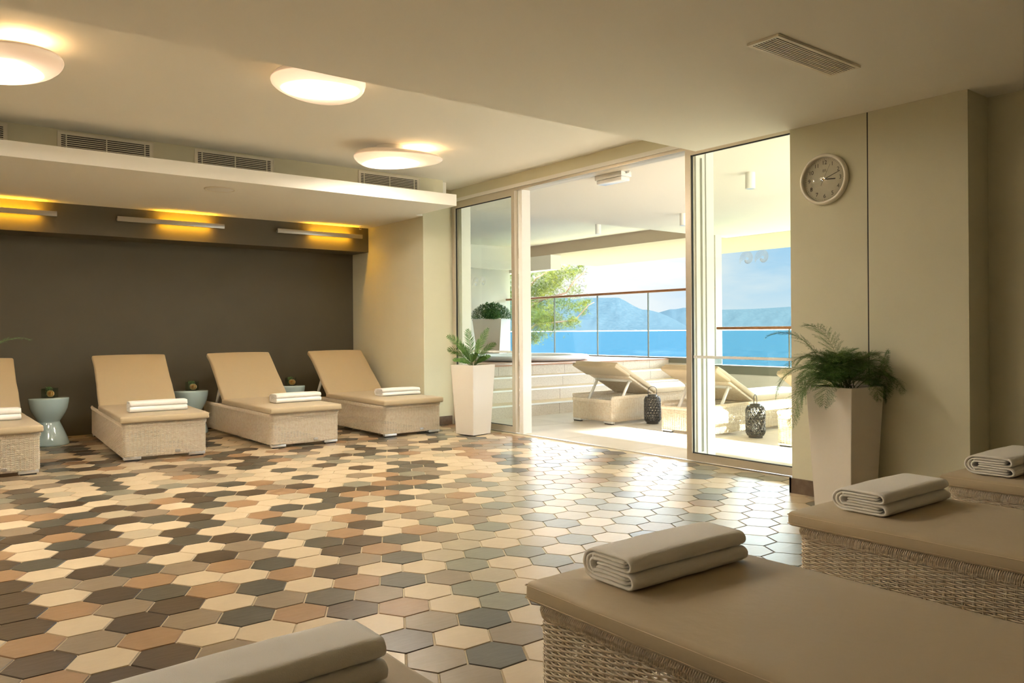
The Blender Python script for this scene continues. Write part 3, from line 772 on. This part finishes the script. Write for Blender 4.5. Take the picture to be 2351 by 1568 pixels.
# ------------------------------------------------------------------ STOOLS + VASES
m = MB(); m.smooth = True
prof = [(.001, .0), (.172, .0), (.178, .008), (.177, .022), (.160, .075), (.125, .16), (.098, .222), (.096, .232), (.100, .240), (.118, .268), (.145, .315), (.165, .365), (.175, .42), (.1785, .455), (.1785, .462), (.172, .468), (.001, .468)]
m.lathe(prof, 48, cap=False); ME_st = m.mesh('ceramic_stool', M_stoolc)
stl = [((1.195, 9.02, 0), 'pale blue hourglass stool at far left, standing fully in view'), ((2.56, 9.03, 0), 'pale blue hourglass stool behind the second and third loungers'), ((3.69, 9.03, 0), 'pale blue hourglass stool mostly hidden, nearest the side wall')]
M_orange = mat('dried orange', (.60, .17, .02), .5, var=(60, (.75, .40, .10), .45, .6))
M_peel = mat('orange rim', (.80, .55, .25), .6)
def vase(loc, label, rz):
    t = thing('glass_vase', label, 'vase', loc, rz, 'filled glasses on the stools')
    m = MB(); s_ = .056; h = .095; w = .003
    m.box(-s_, s_, -s_, s_, 0.0005, .008)
    for q in ((-s_, s_, -s_, -s_+w), (-s_, s_, s_-w, s_), (-s_, -s_+w, -s_+w, s_-w), (s_-w, s_, -s_+w, s_-w)): m.box(*q, .008, h)
    m.build('glass', M_glasse, t)
    f = MB()
    for i in range(260):
        a = random.uniform(0, 2*PI); rr = random.uniform(0, .032)
        p = (math.cos(a)*rr-.008, math.sin(a)*rr+.006, random.uniform(.02, .10)); blade(f, p, (random.uniform(-1, 1), random.uniform(-1, 1), random.uniform(.1, 1.4)), random.uniform(.012, .025), .0035, (0, 0, 1), .2, 2)
    f.build('greenery', M_shrub, t)
    for k, (x, y, an) in enumerate(((.012, -.036, .1), (.030, -.044, .3))):
        o = MB(); o.mi = 0; n0 = 0
        o.lathe([(.0001, -.002), (.021, -.002), (.021, .002), (.0001, .002)], 24, cap=False); o.mi = 1
        o.lathe([(.021, -.0028), (.0235, -.0028), (.0235, .0028), (.021, .0028), (.021, -.0028)], 24, cap=False)
        for j in range(9): a = j*2*PI/9; o.tube([(0, 0, -.0022), (math.cos(a)*.02, math.sin(a)*.02, -.0022)], .0007, 4); 
        o.xf(Matrix.Rotation(PI/2, 4, 'X') @ Matrix.Scale(1.35, 4)); o.build('orange_slice', [M_orange, M_peel], t, (x, y+.004, .044), (0, 0, an-.5))
for i, (p, lb) in enumerate(stl):
    tag(obj('ceramic_stool', ME_st, None, p), lb, 'stool', 'ceramic stools by the loungers')
    vase((p[0]+.005, p[1]-.02, .468), ['glass with dried orange slices on the leftmost blue stool', 'glass with moss and orange peel on the middle blue stool', 'glass with greenery and dried orange on the stool nearest the side wall'][i], -.55)

# ------------------------------------------------------------------ CEILING THINGS
def lamp_mat():
    m = bpy.data.materials.new('opal lamp'); m.use_nodes = True; t = m.node_tree; b = t.nodes['Principled BSDF']
    b.inputs['Base Color'].default_value = (.9, .8, .68, 1); b.inputs['Roughness'].default_value = .25
    tcn = N(t, 'ShaderNodeTexCoord'); mpn = N(t, 'ShaderNodeMapping'); mpn.inputs['Scale'].default_value = (2.6, 3.4, 3.5); t.links.new(tcn.outputs['Object'], mpn.inputs[0])
    g = N(t, 'ShaderNodeTexGradient', gradient_type='SPHERICAL'); t.links.new(mpn.outputs[0], g.inputs[0])
    r = ramp(t, [(.0, (1, .66, .42)), (.30, (1, .76, .54)), (.55, (1, .90, .74)), (.8, (1, .91, .76))]); t.links.new(g.outputs['Fac'], r.inputs[0])
    sx = N(t, 'ShaderNodeSeparateXYZ'); t.links.new(tcn.outputs['Object'], sx.inputs[0])
    xy = N(t, 'ShaderNodeCombineXYZ'); t.links.new(sx.outputs['X'], xy.inputs[0]); t.links.new(sx.outputs['Y'], xy.inputs[1])
    ln = N(t, 'ShaderNodeVectorMath', operation='LENGTH'); t.links.new(xy.outputs[0], ln.inputs[0])
    mu = ramp(t, [(.0, (1, 1, 1)), (.14, (.8, .8, .8)), (.20, (.06, .06, .06)), (.26, (.0048, .0048, .0048)), (.36, (.0024, .0024, .0024)), (.42, (.0016, .0016, .0016))], 'LINEAR'); t.links.new(ln.outputs['Value'], mu.inputs[0])
    dn = N(t, 'ShaderNodeMath', operation='LESS_THAN'); dn.inputs[1].default_value = 0; t.links.new(sx.outputs['Z'], dn.inputs[0])
    m1 = N(t, 'ShaderNodeMath', operation='MULTIPLY'); t.links.new(mu.outputs[0], m1.inputs[0]); t.links.new(dn.outputs[0], m1.inputs[1])
    m2 = N(t, 'ShaderNodeMath', operation='MULTIPLY_ADD'); m2.inputs[1].default_value = 110; m2.inputs[2].default_value = .06; t.links.new(m1.outputs[0], m2.inputs[0]); mu = m2
    t.links.new(r.outputs[0], b.inputs['Emission Color']); t.links.new(mu.outputs[0], b.inputs['Emission Strength']); return m
M_lamp = lamp_mat()
def pebble():
    m = MB(); n = 56; k = 14; vs = []; fs = []
    for j in range(k+1):
        f = j/k; a = -PI/2+PI*f
        for i in range(n):
            th = 2*PI*i/n
            R = .375*(1+.13*math.cos(th)+.06*math.cos(3*th+.6))*(1 if abs(math.sin(th)) < 2 else 1)
            x = R*math.cos(th)*1.06; y = R*math.sin(th)*.82
            c = math.cos(a)**.55 if math.cos(a) > 0 else 0
            z = .062*math.sin(a)*(1-.25*math.cos(th))
            if math.sin(a) < 0: z += .030*math.exp(-((c/.45)**2))
            vs.append((x*c, y*c, z))
    for j in range(k):
        for i in range(n): fs.append((j*n+i, j*n+(i+1) % n, (j+1)*n+(i+1) % n, (j+1)*n+i))
    m.smooth = True; m.add(vs, fs); return m.mesh('opal_shade', M_lamp)
ME_peb = pebble()
def clamp_(x, y, rz, lb, sc=1):
    t = thing('ceiling_lamp', lb, 'lamp', (x, y, ZU), rz, 'pebble ceiling lamps')
    o = obj('opal_shade', ME_peb, t, (0, 0, -.105)); o.scale = (sc, sc, 1)
    m = MB(); m.lathe([(.14, 0), (.14, -.055)], 32); m.build('ceiling_mount', M_white, t)
    ld = bpy.data.lights.new('lamp_glow', 'POINT'); ld.energy = 6.5; ld.color = (1, .66, .34); ld.shadow_soft_size = .1
    lo = bpy.data.objects.new('lamp_glow', ld); COL.objects.link(lo); lo.parent = t; lo.location = (.27, .0, -.045)
clamp_(3.555, 6.32, math.radians(-28), 'glowing pebble-shaped ceiling lamp nearest the glass doors')
clamp_(2.12, 4.66, math.radians(62), 'glowing pebble ceiling lamp partly hidden by the lower ceiling edge', .95)
clamp_(.45, 5.44, math.radians(-60), 'glowing ceiling lamp cut off by the left edge', 1.0)

def grille(x0, x1, lb):
    t = thing('air_grille', lb, 'vent', ((x0+x1)/2, 7.365, 2.66), 0, 'air grilles above the ledge')
    h = (x1-x0)/2; m = MB()
    m.box(-h, h, -.008, -.0005, -.105, -.075); m.box(-h, h, -.008, -.0005, .078, .105); m.box(-h, -h+.028, -.008, -.0005, -.075, .078); m.box(h-.028, h, -.008, -.0005, -.075, .078)
    for x in (-h, h-.006): m.box(x, x+.006, -.014, -.008, -.105, .105)
    m.box(-h, h, -.014, -.008, .099, .105); m.box(-h, h, -.014, -.008, -.105, -.099)
    m.build('grille_frame', M_vent, t)
    b = MB(); b.box(-h+.028, h-.028, -.0015, -.0004, -.075, .078); b.build('backing', M_void, t)
    s_ = MB()
    for i in range(9): z = -.066+i*.0165; s_.box(-h+.028, h-.028, -.008, -.002, z-.0035, z+.0035)
    s_.build('slats', M_vent, t)
    s_ = MB()
    for x in (-h*.82, 0, h*.82): s_.box(x-.004, x+.004, -.0095, -.0015, -.075, .078)
    s_.build('slat_dividers', M_vent, t)
grille(-.03, .703, 'slotted white air grille cut off by the left edge')
grille(1.047, 1.78, 'slotted white air grille above the ledge, second from the left edge')
grille(2.131, 2.862, 'slotted white air grille above the ledge, above the round speaker')
grille(3.758, 4.489, 'slotted white air grille above the ledge, nearest the glass doors')
t = thing('ceiling_vent', 'long white slatted vent in the lower ceiling at upper right', 'vent', (3.512, 2.145, ZL), 0)
m = MB(); hx, hy = .362, .083
for q in ((-hx, hx, -hy, -hy+.018), (-hx, hx, hy-.018, hy), (-hx, -hx+.018, -hy+.018, hy-.018), (hx-.018, hx, -hy+.018, hy-.018)): m.box(*q, -.012, -.0005)
m.build('vent_frame', M_vent, t)
m = MB(); m.box(-hx+.018, hx-.018, -hy+.018, hy-.018, -.003, -.0004); m.build('backing', M_void, t)
m = MB()
for i in range(9):
    y = -hy+.0275+i*.0139; m.box(-hx+.018, hx-.018, y-.0034, y+.0034, -.0125, -.009)
m.build('slats', M_vent, t)
t = thing('ceiling_speaker', 'flush round white speaker under the ledge', 'speaker', (2.385, 7.45, ZS), 0)
m = MB(); m.lathe([(.001, -.007), (.118, -.007), (.122, -.004), (.122, -.0005)], 40, cap=False); m.build('speaker_grille', M_white, t)
m = MB(); m.lathe([(.122, -.0005), (.124, -.010), (.138, -.008), (.143, -.0005)], 40, cap=False); m.build('rim', M_vent, t)
t = thing('fire_sprinkler', 'tiny sprinkler head hanging beside the last wall lamp', 'sprinkler', (4.66, 9.08, ZS), 0)
m = MB(); m.lathe([(.03, 0), (.03, -.004), (.012, -.006)], 20); m.build('escutcheon', M_vent, t)
m = MB(); m.tube([(-.01, 0, -.005), (-.013, 0, -.022), (0, 0, -.036)], .002, 6); m.tube([(.01, 0, -.005), (.013, 0, -.022), (0, 0, -.036)], .002, 6); m.build('yoke', M_alu, t)
m = MB(); m.lathe([(.001, -.036), (.018, -.037), (.018, -.039), (.001, -.040)], 20); m.build('deflector', M_alu, t)

# wall lamps: steel bar with amber light thrown up and down behind it
def sconce(x0, lb):
    t = thing('wall_lamp', lb, 'lamp', (x0+.558, 9.19, 2.315), 0, 'bar wall lamps')
    m = MB(); m.bbox(-.558, .558, -.088, -.062, -.026, .026, .003); m.bbox(-.55, .55, -.062, -.001, -.012, .012, .003); m.build('bar', M_sconce, t)
    for sg in (-1, 1):
        e = MB(); e.box(-.12, .42, -.060, -.030, sg*.0135-.001, sg*.0135+.001); e.build('light_strip', M_led, t)
sconce(.174, 'steel bar wall lamp with amber glow cut off by the left edge')
sconce(1.847, 'steel bar wall lamp with amber glow, middle of the dark soffit')
sconce(3.587, 'steel bar wall lamp with amber glow, nearest the pale side wall')

# ------------------------------------------------------------------ CLOCK
t = thing('wall_clock', 'round white wall clock on the right wall', 'clock', (4.74, 2.765, 2.063), 0)
def face_xf(o): o.matrix_local = Matrix(((0, 0, -1, 0), (-1, 0, 0, 0), (0, 1, 0, 0), (0, 0, 0, 1)))   # local x -> -Y(right), y -> up, z -> -X (room)
M_cface = mat('clock face', (.84, .79, .66), .6); M_ink = mat('clock ink', (.03, .025, .02), .6); M_crim = mat('clock rim', (.80, .75, .63), .35, metal=.2)
m = MB(); m.lathe([(.160, 0), (.165, .010), (.165, .028), (.158, .038), (.150, .040), (.143, .034), (.140, .012)], 72, cap=False)
rim = m.build('rim', M_crim, t); face_xf(rim)
m = MB(); m.lathe([(.001, .010), (.141, .010)], 72, cap=False); fc = m.build('clock_face', M_cface, t); face_xf(fc)
m = MB(); m.lathe([(.001, .030), (.143, .030), (.143, .0315), (.001, .0315)], 72, cap=False); gl_ = m.build('cover_glass', glass_mat('clock glass', (.95, .95, .93), .12), t); face_xf(gl_)
def text_mesh(items, name, mt, parent, z=.0112):
    m = MB()
    for s_, x, y, size, rz in items:
        cu = bpy.data.curves.new('t', 'FONT'); cu.body = s_; cu.size = size; cu.align_x = 'CENTER'; cu.align_y = 'CENTER'; cu.extrude = .0002
        ob = bpy.data.objects.new('t', cu); COL.objects.link(ob)
        dg = bpy.context.evaluated_depsgraph_get(); me = bpy.data.meshes.new_from_object(ob.evaluated_get(dg))
        c, s2 = math.cos(rz), math.sin(rz)
        m.add([(x+v.co.x*c-v.co.y*s2, y+v.co.x*s2+v.co.y*c, z+v.co.z) for v in me.vertices], [tuple(p.vertices) for p in me.polygons])
        bpy.data.objects.remove(ob); bpy.data.meshes.remove(me); bpy.data.curves.remove(cu)
    o = m.build(name, mt, parent); face_xf(o); return o
it = []; it2 = []
for h in range(1, 13):
    a = PI/2-h*PI/6; it.append((str(h), .108*math.cos(a), .108*math.sin(a), .036, 0)); it2.append((str(h+12), .131*math.cos(a), .131*math.sin(a), .009, 0))
text_mesh(it, 'hour_numerals', M_ink, fc); text_mesh(it2, 'small_numerals', mat('grey ink', (.16, .14, .1), .6), fc)
text_mesh([('8R', 0, .056, .026, 0)], 'logo', mat('logo ink', (.25, .22, .16), .6), fc)
m = MB()
for i in range(60):
    if i % 5 == 0: continue
    a = i*PI/30; c, s2 = math.cos(a), math.sin(a); r0, r1, w = .128, .134, .0007
    m.add([(r0*c-w*s2, r0*s2+w*c, .0113), (r0*c+w*s2, r0*s2-w*c, .0113), (r1*c+w*s2, r1*s2-w*c, .0113), (r1*c-w*s2, r1*s2+w*c, .0113)], [(0, 1, 2, 3)])
o = m.build('minute_marks', MATS['grey ink'], fc); face_xf(o)
for ch in list(fc.children):
    ch.matrix_local = Matrix.Identity(4)
def hand(name, ang, L, tail, w, z, mt):
    m = MB(); m.box(-tail, L, -w, w, z, z+.001); m.xf(Matrix.Rotation(ang, 4, 'Z')); o = m.build(name, mt, t); face_xf(o)
hand('hour_hand', math.radians(-4), .078, .018, .0034, .016, M_ink); hand('minute_hand', math.radians(20), .116, .022, .0019, .019, M_ink); hand('second_hand', math.radians(64), .100, .045, .0006, .022, M_ink)
m = MB(); m.lathe([(.005, .014), (.005, .0245), (.001, .025)], 20); o = m.build('hand_cap', mat('brass', (.8, .5, .1), .3, metal=.8), t); face_xf(o)

# ------------------------------------------------------------------ TERRACE THINGS
def lantern_mesh():
    m = MB(); R, H = .094, .285
    def P(a, z):
        f = z/H; r = R*(1-.16*max(0, 1-f/.14)**2-.20*max(0, (f-.84)/.16)**2); return (r*math.cos(a), r*math.sin(a), z+.03)
    nA, nZ = 16, 9
    rnd = random.Random(2)
    pts = [[(i+.5*(j % 2)+rnd.uniform(-.15, .15), j) for i in range(nA)] for j in range(nZ+1)]
    def pt(j, i):
        u, v = pts[j][i % nA]; a = (u+(nA if i >= nA else 0)-(nA if i < 0 else 0))*2*PI/nA; return a, v/nZ*H
    def link(A, B, w=.0055):
        L = []
        for k in range(4):
            f = k/3; L.append(P(A[0]+(B[0]-A[0])*f, A[1]+(B[1]-A[1])*f))
        m.tube(L, w, 5, cap=False)
    for j in range(nZ+1):
        for i in range(nA):
            link(pt(j, i), pt(j, i+1), .0048 if 0 < j < nZ else .008)
            if j < nZ:
                if j % 2: link(pt(j, i), pt(j+1, i), .0055); link(pt(j, i), pt(j+1, i+1), .0055)
                else: link(pt(j, i), pt(j+1, i), .0055); link(pt(j, i), pt(j+1, i-1), .0055)
    return m.mesh('pierced_body', M_iron)
ME_lan = lantern_mesh()
def lantern(x, y, rz, lb):
    t = thing('lantern', lb, 'lantern', (x, y, 0), rz, 'pierced lanterns on the terrace')
    obj('pierced_body', ME_lan, t)
    m = MB(); m.lathe([(.07, 0), (.07, .03), (.078, .036), (.001, .036)], 32, cap=False); m.build('base', M_iron, t)
    m = MB(); m.lathe([(.055, .308), (.052, .342), (.046, .342), (.046, .308)], 32, cap=False); m.build('collar', M_iron, t)
    m = MB(); m.tube([(-.048, 0, .325), (-.05, 0, .38)]+[(.05*math.cos(a), 0, .39+.045*math.sin(a)) for a in np.linspace(PI, 0, 12)]+[(.05, 0, .38), (.048, 0, .325)], .004, 6); m.build('handle', M_iron, t)
    m = MB(); m.lathe([(.03, .037), (.03, .10), (.001, .102)], 24, cap=False); m.build('candle', M_white, t)
lantern(6.99, 6.28, math.radians(-38), 'pierced dark lantern beside the first terrace lounger, handle seen as an arch')
lantern(6.87, 4.79, math.radians(52), 'pierced dark lantern seen through the fixed pane, handle edge on')
def downlight(x, y, z, lb):
    t = thing('ceiling_spotlight', lb, 'lamp', (x, y, z), 0, 'cylinder lamps under the terrace ceiling')
    m = MB(); m.lathe([(.047, -.0005), (.047, -.155), (.043, -.157)], 32); m.build('cylinder', M_white, t)
    m = MB(); m.lathe([(.040, -.1575), (.040, -.159)], 24); m.build('lens', M_alul, t)
downlight(6.54, 4.60, ZT, 'white cylinder lamp on the terrace ceiling, seen through the fixed pane')
downlight(8.12, 6.74, ZT, 'white cylinder lamp half hidden behind the door jamb')
downlight(9.10, 9.33, 2.838, 'white cylinder lamp over the raised deck')
t = thing('emergency_light', 'boxy white emergency light just outside the door header', 'lamp', (5.52, 5.45, ZT), 0)
m = MB(); m.bbox(-.07, .07, -.18, .18, -.045, -.0005, .004); m.build('housing', M_white, t)
m = MB(); m.bbox(-.06, .06, -.17, .17, -.085, -.046, .01); m.build('diffuser', mat('clear diffuser', (.9, .9, .88), .15), t)
m = MB(); m.tube([(0, -.18, -.015), (0, -.22, -.012), (0, -.225, -.0005)], .008, 8); m.build('cable_gland', M_alul, t)

# ------------------------------------------------------------------ LANDSCAPE
def pine(name, lb, base, tufts, trunk, nd, seed, nl=(.10, .17)):
    t = thing(name, lb, 'tree', base)
    rnd = random.Random(seed); m = MB()
    for (x, y, z, r) in tufts:
        k = int(nd*r)
        for i in range(k):
            d = Vector((rnd.gauss(0, 1), rnd.gauss(0, 1), rnd.gauss(.25, 1))).normalized(); c = Vector((x, y, z))+Vector((rnd.gauss(0, 1), rnd.gauss(0, 1), rnd.gauss(0, .8)))*r*.45
            for j in range(7):
                e = (d+Vector((rnd.uniform(-.6, .6), rnd.uniform(-.6, .6), rnd.uniform(-.6, .6)))).normalized(); L = rnd.uniform(*nl)
                s_ = e.cross(Vector((rnd.uniform(-1, 1), rnd.uniform(-1, 1), rnd.uniform(-1, 1)))).normalized()*.0026
                m.add([c-s_, c+s_, c+e*L], [(0, 1, 2)])
    m.build('needles', M_pine, t)
    b = MB()
    for (pts, r0, r1) in trunk:
        b.tube(pts, [r0+(r1-r0)*i/(len(pts)-1) for i in range(len(pts))], 8)
    b.build('trunk_and_branches', M_bark, t)
def at(px, py, X):      # world point on plane X for a pixel of the reference (used for distant planting only)
    a = px-1175.5; b = py-759.6; c_, s_ = math.cos(.00705), math.sin(.00705); u = (c_*a-s_*b)/1810.4; v = (s_*a+c_*b)/1810.4
    dx = u*cH+sH; dy = -u*sH+cH; k = X/dx; return Vector((X, dy*k, CAMH-v*k))
rnd = random.Random(4); tf = []; P0 = at(1100, 900, 14.5)
for (px, py, r, n) in ((1228, 690, .75, 9), (1262, 650, .55, 7), (1296, 640, .42, 6), (1322, 622, .22, 4), (1345, 612, .10, 2), (1245, 735, .55, 8), (1290, 725, .40, 6), (1340, 700, .18, 3), (1352, 690, .12, 3), (1312, 735, .22, 4), (1225, 770, .3, 4), (1268, 752, .25, 4), (1322, 712, .12, 2), (1235, 660, .5, 5), (1180, 700, .9, 8), (1150, 650, .8, 6)):
    for i in range(n):
        q = at(px, py, 14.5+rnd.uniform(-.5, .8)); tf.append((q.x-P0.x+rnd.uniform(-.2, .2), q.y-P0.y+rnd.gauss(0, r*.45), q.z+6+rnd.gauss(0, r*.42), r*.75))
tr = []
for chain in (((1160, 1100), (1175, 850), (1190, 760), (1195, 690), (1230, 640), (1262, 620)), ((1190, 780), (1230, 745), (1275, 740), (1320, 735), (1352, 700), (1364, 694)), ((1195, 700), (1240, 690), (1300, 672), (1318, 645), (1345, 622), (1355, 612)), ((1190, 730), (1225, 700), (1262, 680), (1292, 678))):
    tr.append(([at(x, y, 14.6)-P0+Vector((0, 0, P0.z+6)) for x, y in chain], .10 if chain[0][1] > 1000 else .035, .02 if chain[0][1] > 1000 else .008))
tr[0][0].insert(0, Vector((tr[0][0][0].x, tr[0][0][0].y, .02)))
pine('pine_tree', 'sunlit yellow-green pine beyond the raised railing', (P0.x, P0.y, -6.0), tf, tr, 260, 8)
# pine at the end of the terrace (out of frame) whose branches dapple the sunlit paving
tf = []; rnd = random.Random(12)
for i in range(30): tf.append((rnd.uniform(-1.2, 1.8), rnd.uniform(-1.5, 1.0), 6+rnd.uniform(1.3, 3.6), .35))
pine('pine_tree', 'pine beyond the end of the terrace that dapples the sunlit paving', (6.0, -10.5, -6.0), tf, [([(-2.5, 0, .02), (-2.4, 0, 6), (-1, 0, 8), (1.5, 0, 9.5)], .14, .03), ([(-1.5, .2, 7.4), (.4, .2, 7.9), (1.8, .4, 8.3)], .05, .02)], 34, 3)
# ground shelf below the terrace, sea, mountains
sbox('ground_slope', mat('garden ground', (.22, .24, .12), .95, var=(.4, (.30, .26, .16), .4, .7)), (2, 17.5, -26, 30, -6.6, -6.0), label='garden ground below the terrace', cat='ground')
def sea_mat():
    m = bpy.data.materials.new('sea water'); m.use_nodes = True; t = m.node_tree; b = t.nodes['Principled BSDF']
    b.inputs['Roughness'].default_value = .9; b.inputs['Specular IOR Level'].default_value = 0
    tcn = N(t, 'ShaderNodeTexCoord'); mpn = N(t, 'ShaderNodeMapping'); mpn.inputs['Scale'].default_value = (.05, .14, 1); mpn.inputs['Rotation'].default_value = (0, 0, -HEAD); t.links.new(tcn.outputs['Object'], mpn.inputs[0])
    n = N(t, 'ShaderNodeTexNoise'); n.inputs['Scale'].default_value = 2.2; n.inputs['Detail'].default_value = 10; n.inputs['Roughness'].default_value = .72; t.links.new(mpn.outputs[0], n.inputs[0])
    r = ramp(t, [(.36, (.006, .020, .030)), (.52, (.010, .027, .038)), (.70, (.021, .039, .049))]); t.links.new(n.outputs[0], r.inputs[0]); t.links.new(r.outputs[0], b.inputs['Base Color'])
    bp = N(t, 'ShaderNodeBump'); bp.inputs['Strength'].default_value = .5; bp.inputs['Distance'].default_value = .6; t.links.new(n.outputs[0], bp.inputs['Height']); t.links.new(bp.outputs[0], b.inputs['Normal'])
    return m
m = MB(); m.add([(17, -9000, -10), (14000, -9000, -10), (14000, 14000, -10), (17, 14000, -10)], [(0, 1, 2, 3)]); struct(m.build('sea', sea_mat()), 'calm blue sea stretching to the far shore', 'sea')
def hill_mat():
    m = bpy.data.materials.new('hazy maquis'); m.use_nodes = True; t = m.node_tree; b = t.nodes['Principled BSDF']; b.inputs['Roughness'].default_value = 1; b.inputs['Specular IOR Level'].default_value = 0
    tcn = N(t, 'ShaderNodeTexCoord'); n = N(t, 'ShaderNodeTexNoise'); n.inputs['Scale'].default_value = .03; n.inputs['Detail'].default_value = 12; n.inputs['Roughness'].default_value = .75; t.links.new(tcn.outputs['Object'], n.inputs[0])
    r = ramp(t, [(.40, (.014, .023, .028)), (.54, (.018, .028, .033)), (.66, (.025, .034, .037)), (.71, (.07, .07, .068))]); t.links.new(n.outputs[0], r.inputs[0]); t.links.new(r.outputs[0], b.inputs['Base Color'])  # blue-grey distance haze is mixed into these base colours
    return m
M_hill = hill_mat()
def ridge(name, lb, D0, D1, prof, seed, shore=True):
    m = MB(); m.smooth = True; xs = list(range(900, 2300, 5)); K = 26; vs = []
    px_, py_ = zip(*prof)
    for x in xs:
        a = (x-1175.5)/1810.4; dx = a*cH+sH; dy = -a*sH+cH
        hor = 759.6-.00705*(x-1175.5); top = max(0.5, hor-np.interp(x, px_, py_))
        H = top/1810.4*D1+CAMH+10
        for k in range(K+1):
            f = k/K; D = D0+(D1-D0)*f + (60*noise.noise(Vector((x*.02, seed, 0))) if k == 0 else 0)
            z = -10.5+(H)*(f**1.15)
            z += H*.05*f*(1-f)*4*(noise.noise(Vector((x*.035, f*3.2, seed)))+.5*noise.noise(Vector((x*.09, f*7, seed))))
            vs.append((dx*D, dy*D, z))
    n = K+1
    m.add(vs, [(i*n+k, i*n+k+1, (i+1)*n+k+1, (i+1)*n+k) for i in range(len(xs)-1) for k in range(K)])
    m.mi = 1; m.smooth = False
    if shore:
        v2 = []
        for i, x in enumerate(xs):
            a, b_, c_ = vs[i*n]; q = .9985
            for zz in (-10.4, -2.0+2.2*noise.noise(Vector((x*.11, seed, 3)))): v2.append((a*q, b_*q, zz))
        m.add(v2, [(2*i, 2*i+1, 2*i+3, 2*i+2) for i in range(len(xs)-1)])
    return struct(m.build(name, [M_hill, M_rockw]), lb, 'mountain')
M_rockw = mat('pale shore rock', (.25, .24, .22), 1)
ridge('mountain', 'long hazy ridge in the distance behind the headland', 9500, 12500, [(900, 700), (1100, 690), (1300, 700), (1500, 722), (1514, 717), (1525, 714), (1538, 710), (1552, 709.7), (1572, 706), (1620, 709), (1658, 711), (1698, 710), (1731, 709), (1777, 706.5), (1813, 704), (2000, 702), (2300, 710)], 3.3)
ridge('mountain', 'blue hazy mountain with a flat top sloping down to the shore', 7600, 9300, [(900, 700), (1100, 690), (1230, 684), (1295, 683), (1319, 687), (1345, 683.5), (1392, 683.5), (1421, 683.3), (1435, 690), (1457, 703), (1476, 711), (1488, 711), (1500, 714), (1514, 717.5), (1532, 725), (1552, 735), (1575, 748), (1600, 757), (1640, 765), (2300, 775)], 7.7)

# ------------------------------------------------------------------ unseen lamps left of the frame, added to fill the room with light
for i, (x, y) in enumerate(((-1.3, 5.3), (-3.3, 4.9), (-5.2, 5.6))):
    z = ZU if y > 3.8 else ZL
    t = thing('ceiling_lamp', ['added fill lamp with pebble shade just outside the left edge', 'second added fill lamp outside the left edge', 'added fill lamp at the far left end of the room'][i], 'lamp', (x, y, z), i, 'pebble ceiling lamps')
    obj('opal_shade', ME_peb, t, (0, 0, -.105))
    m = MB(); m.lathe([(.14, 0), (.14, -.055)], 32); m.build('ceiling_mount', M_white, t)
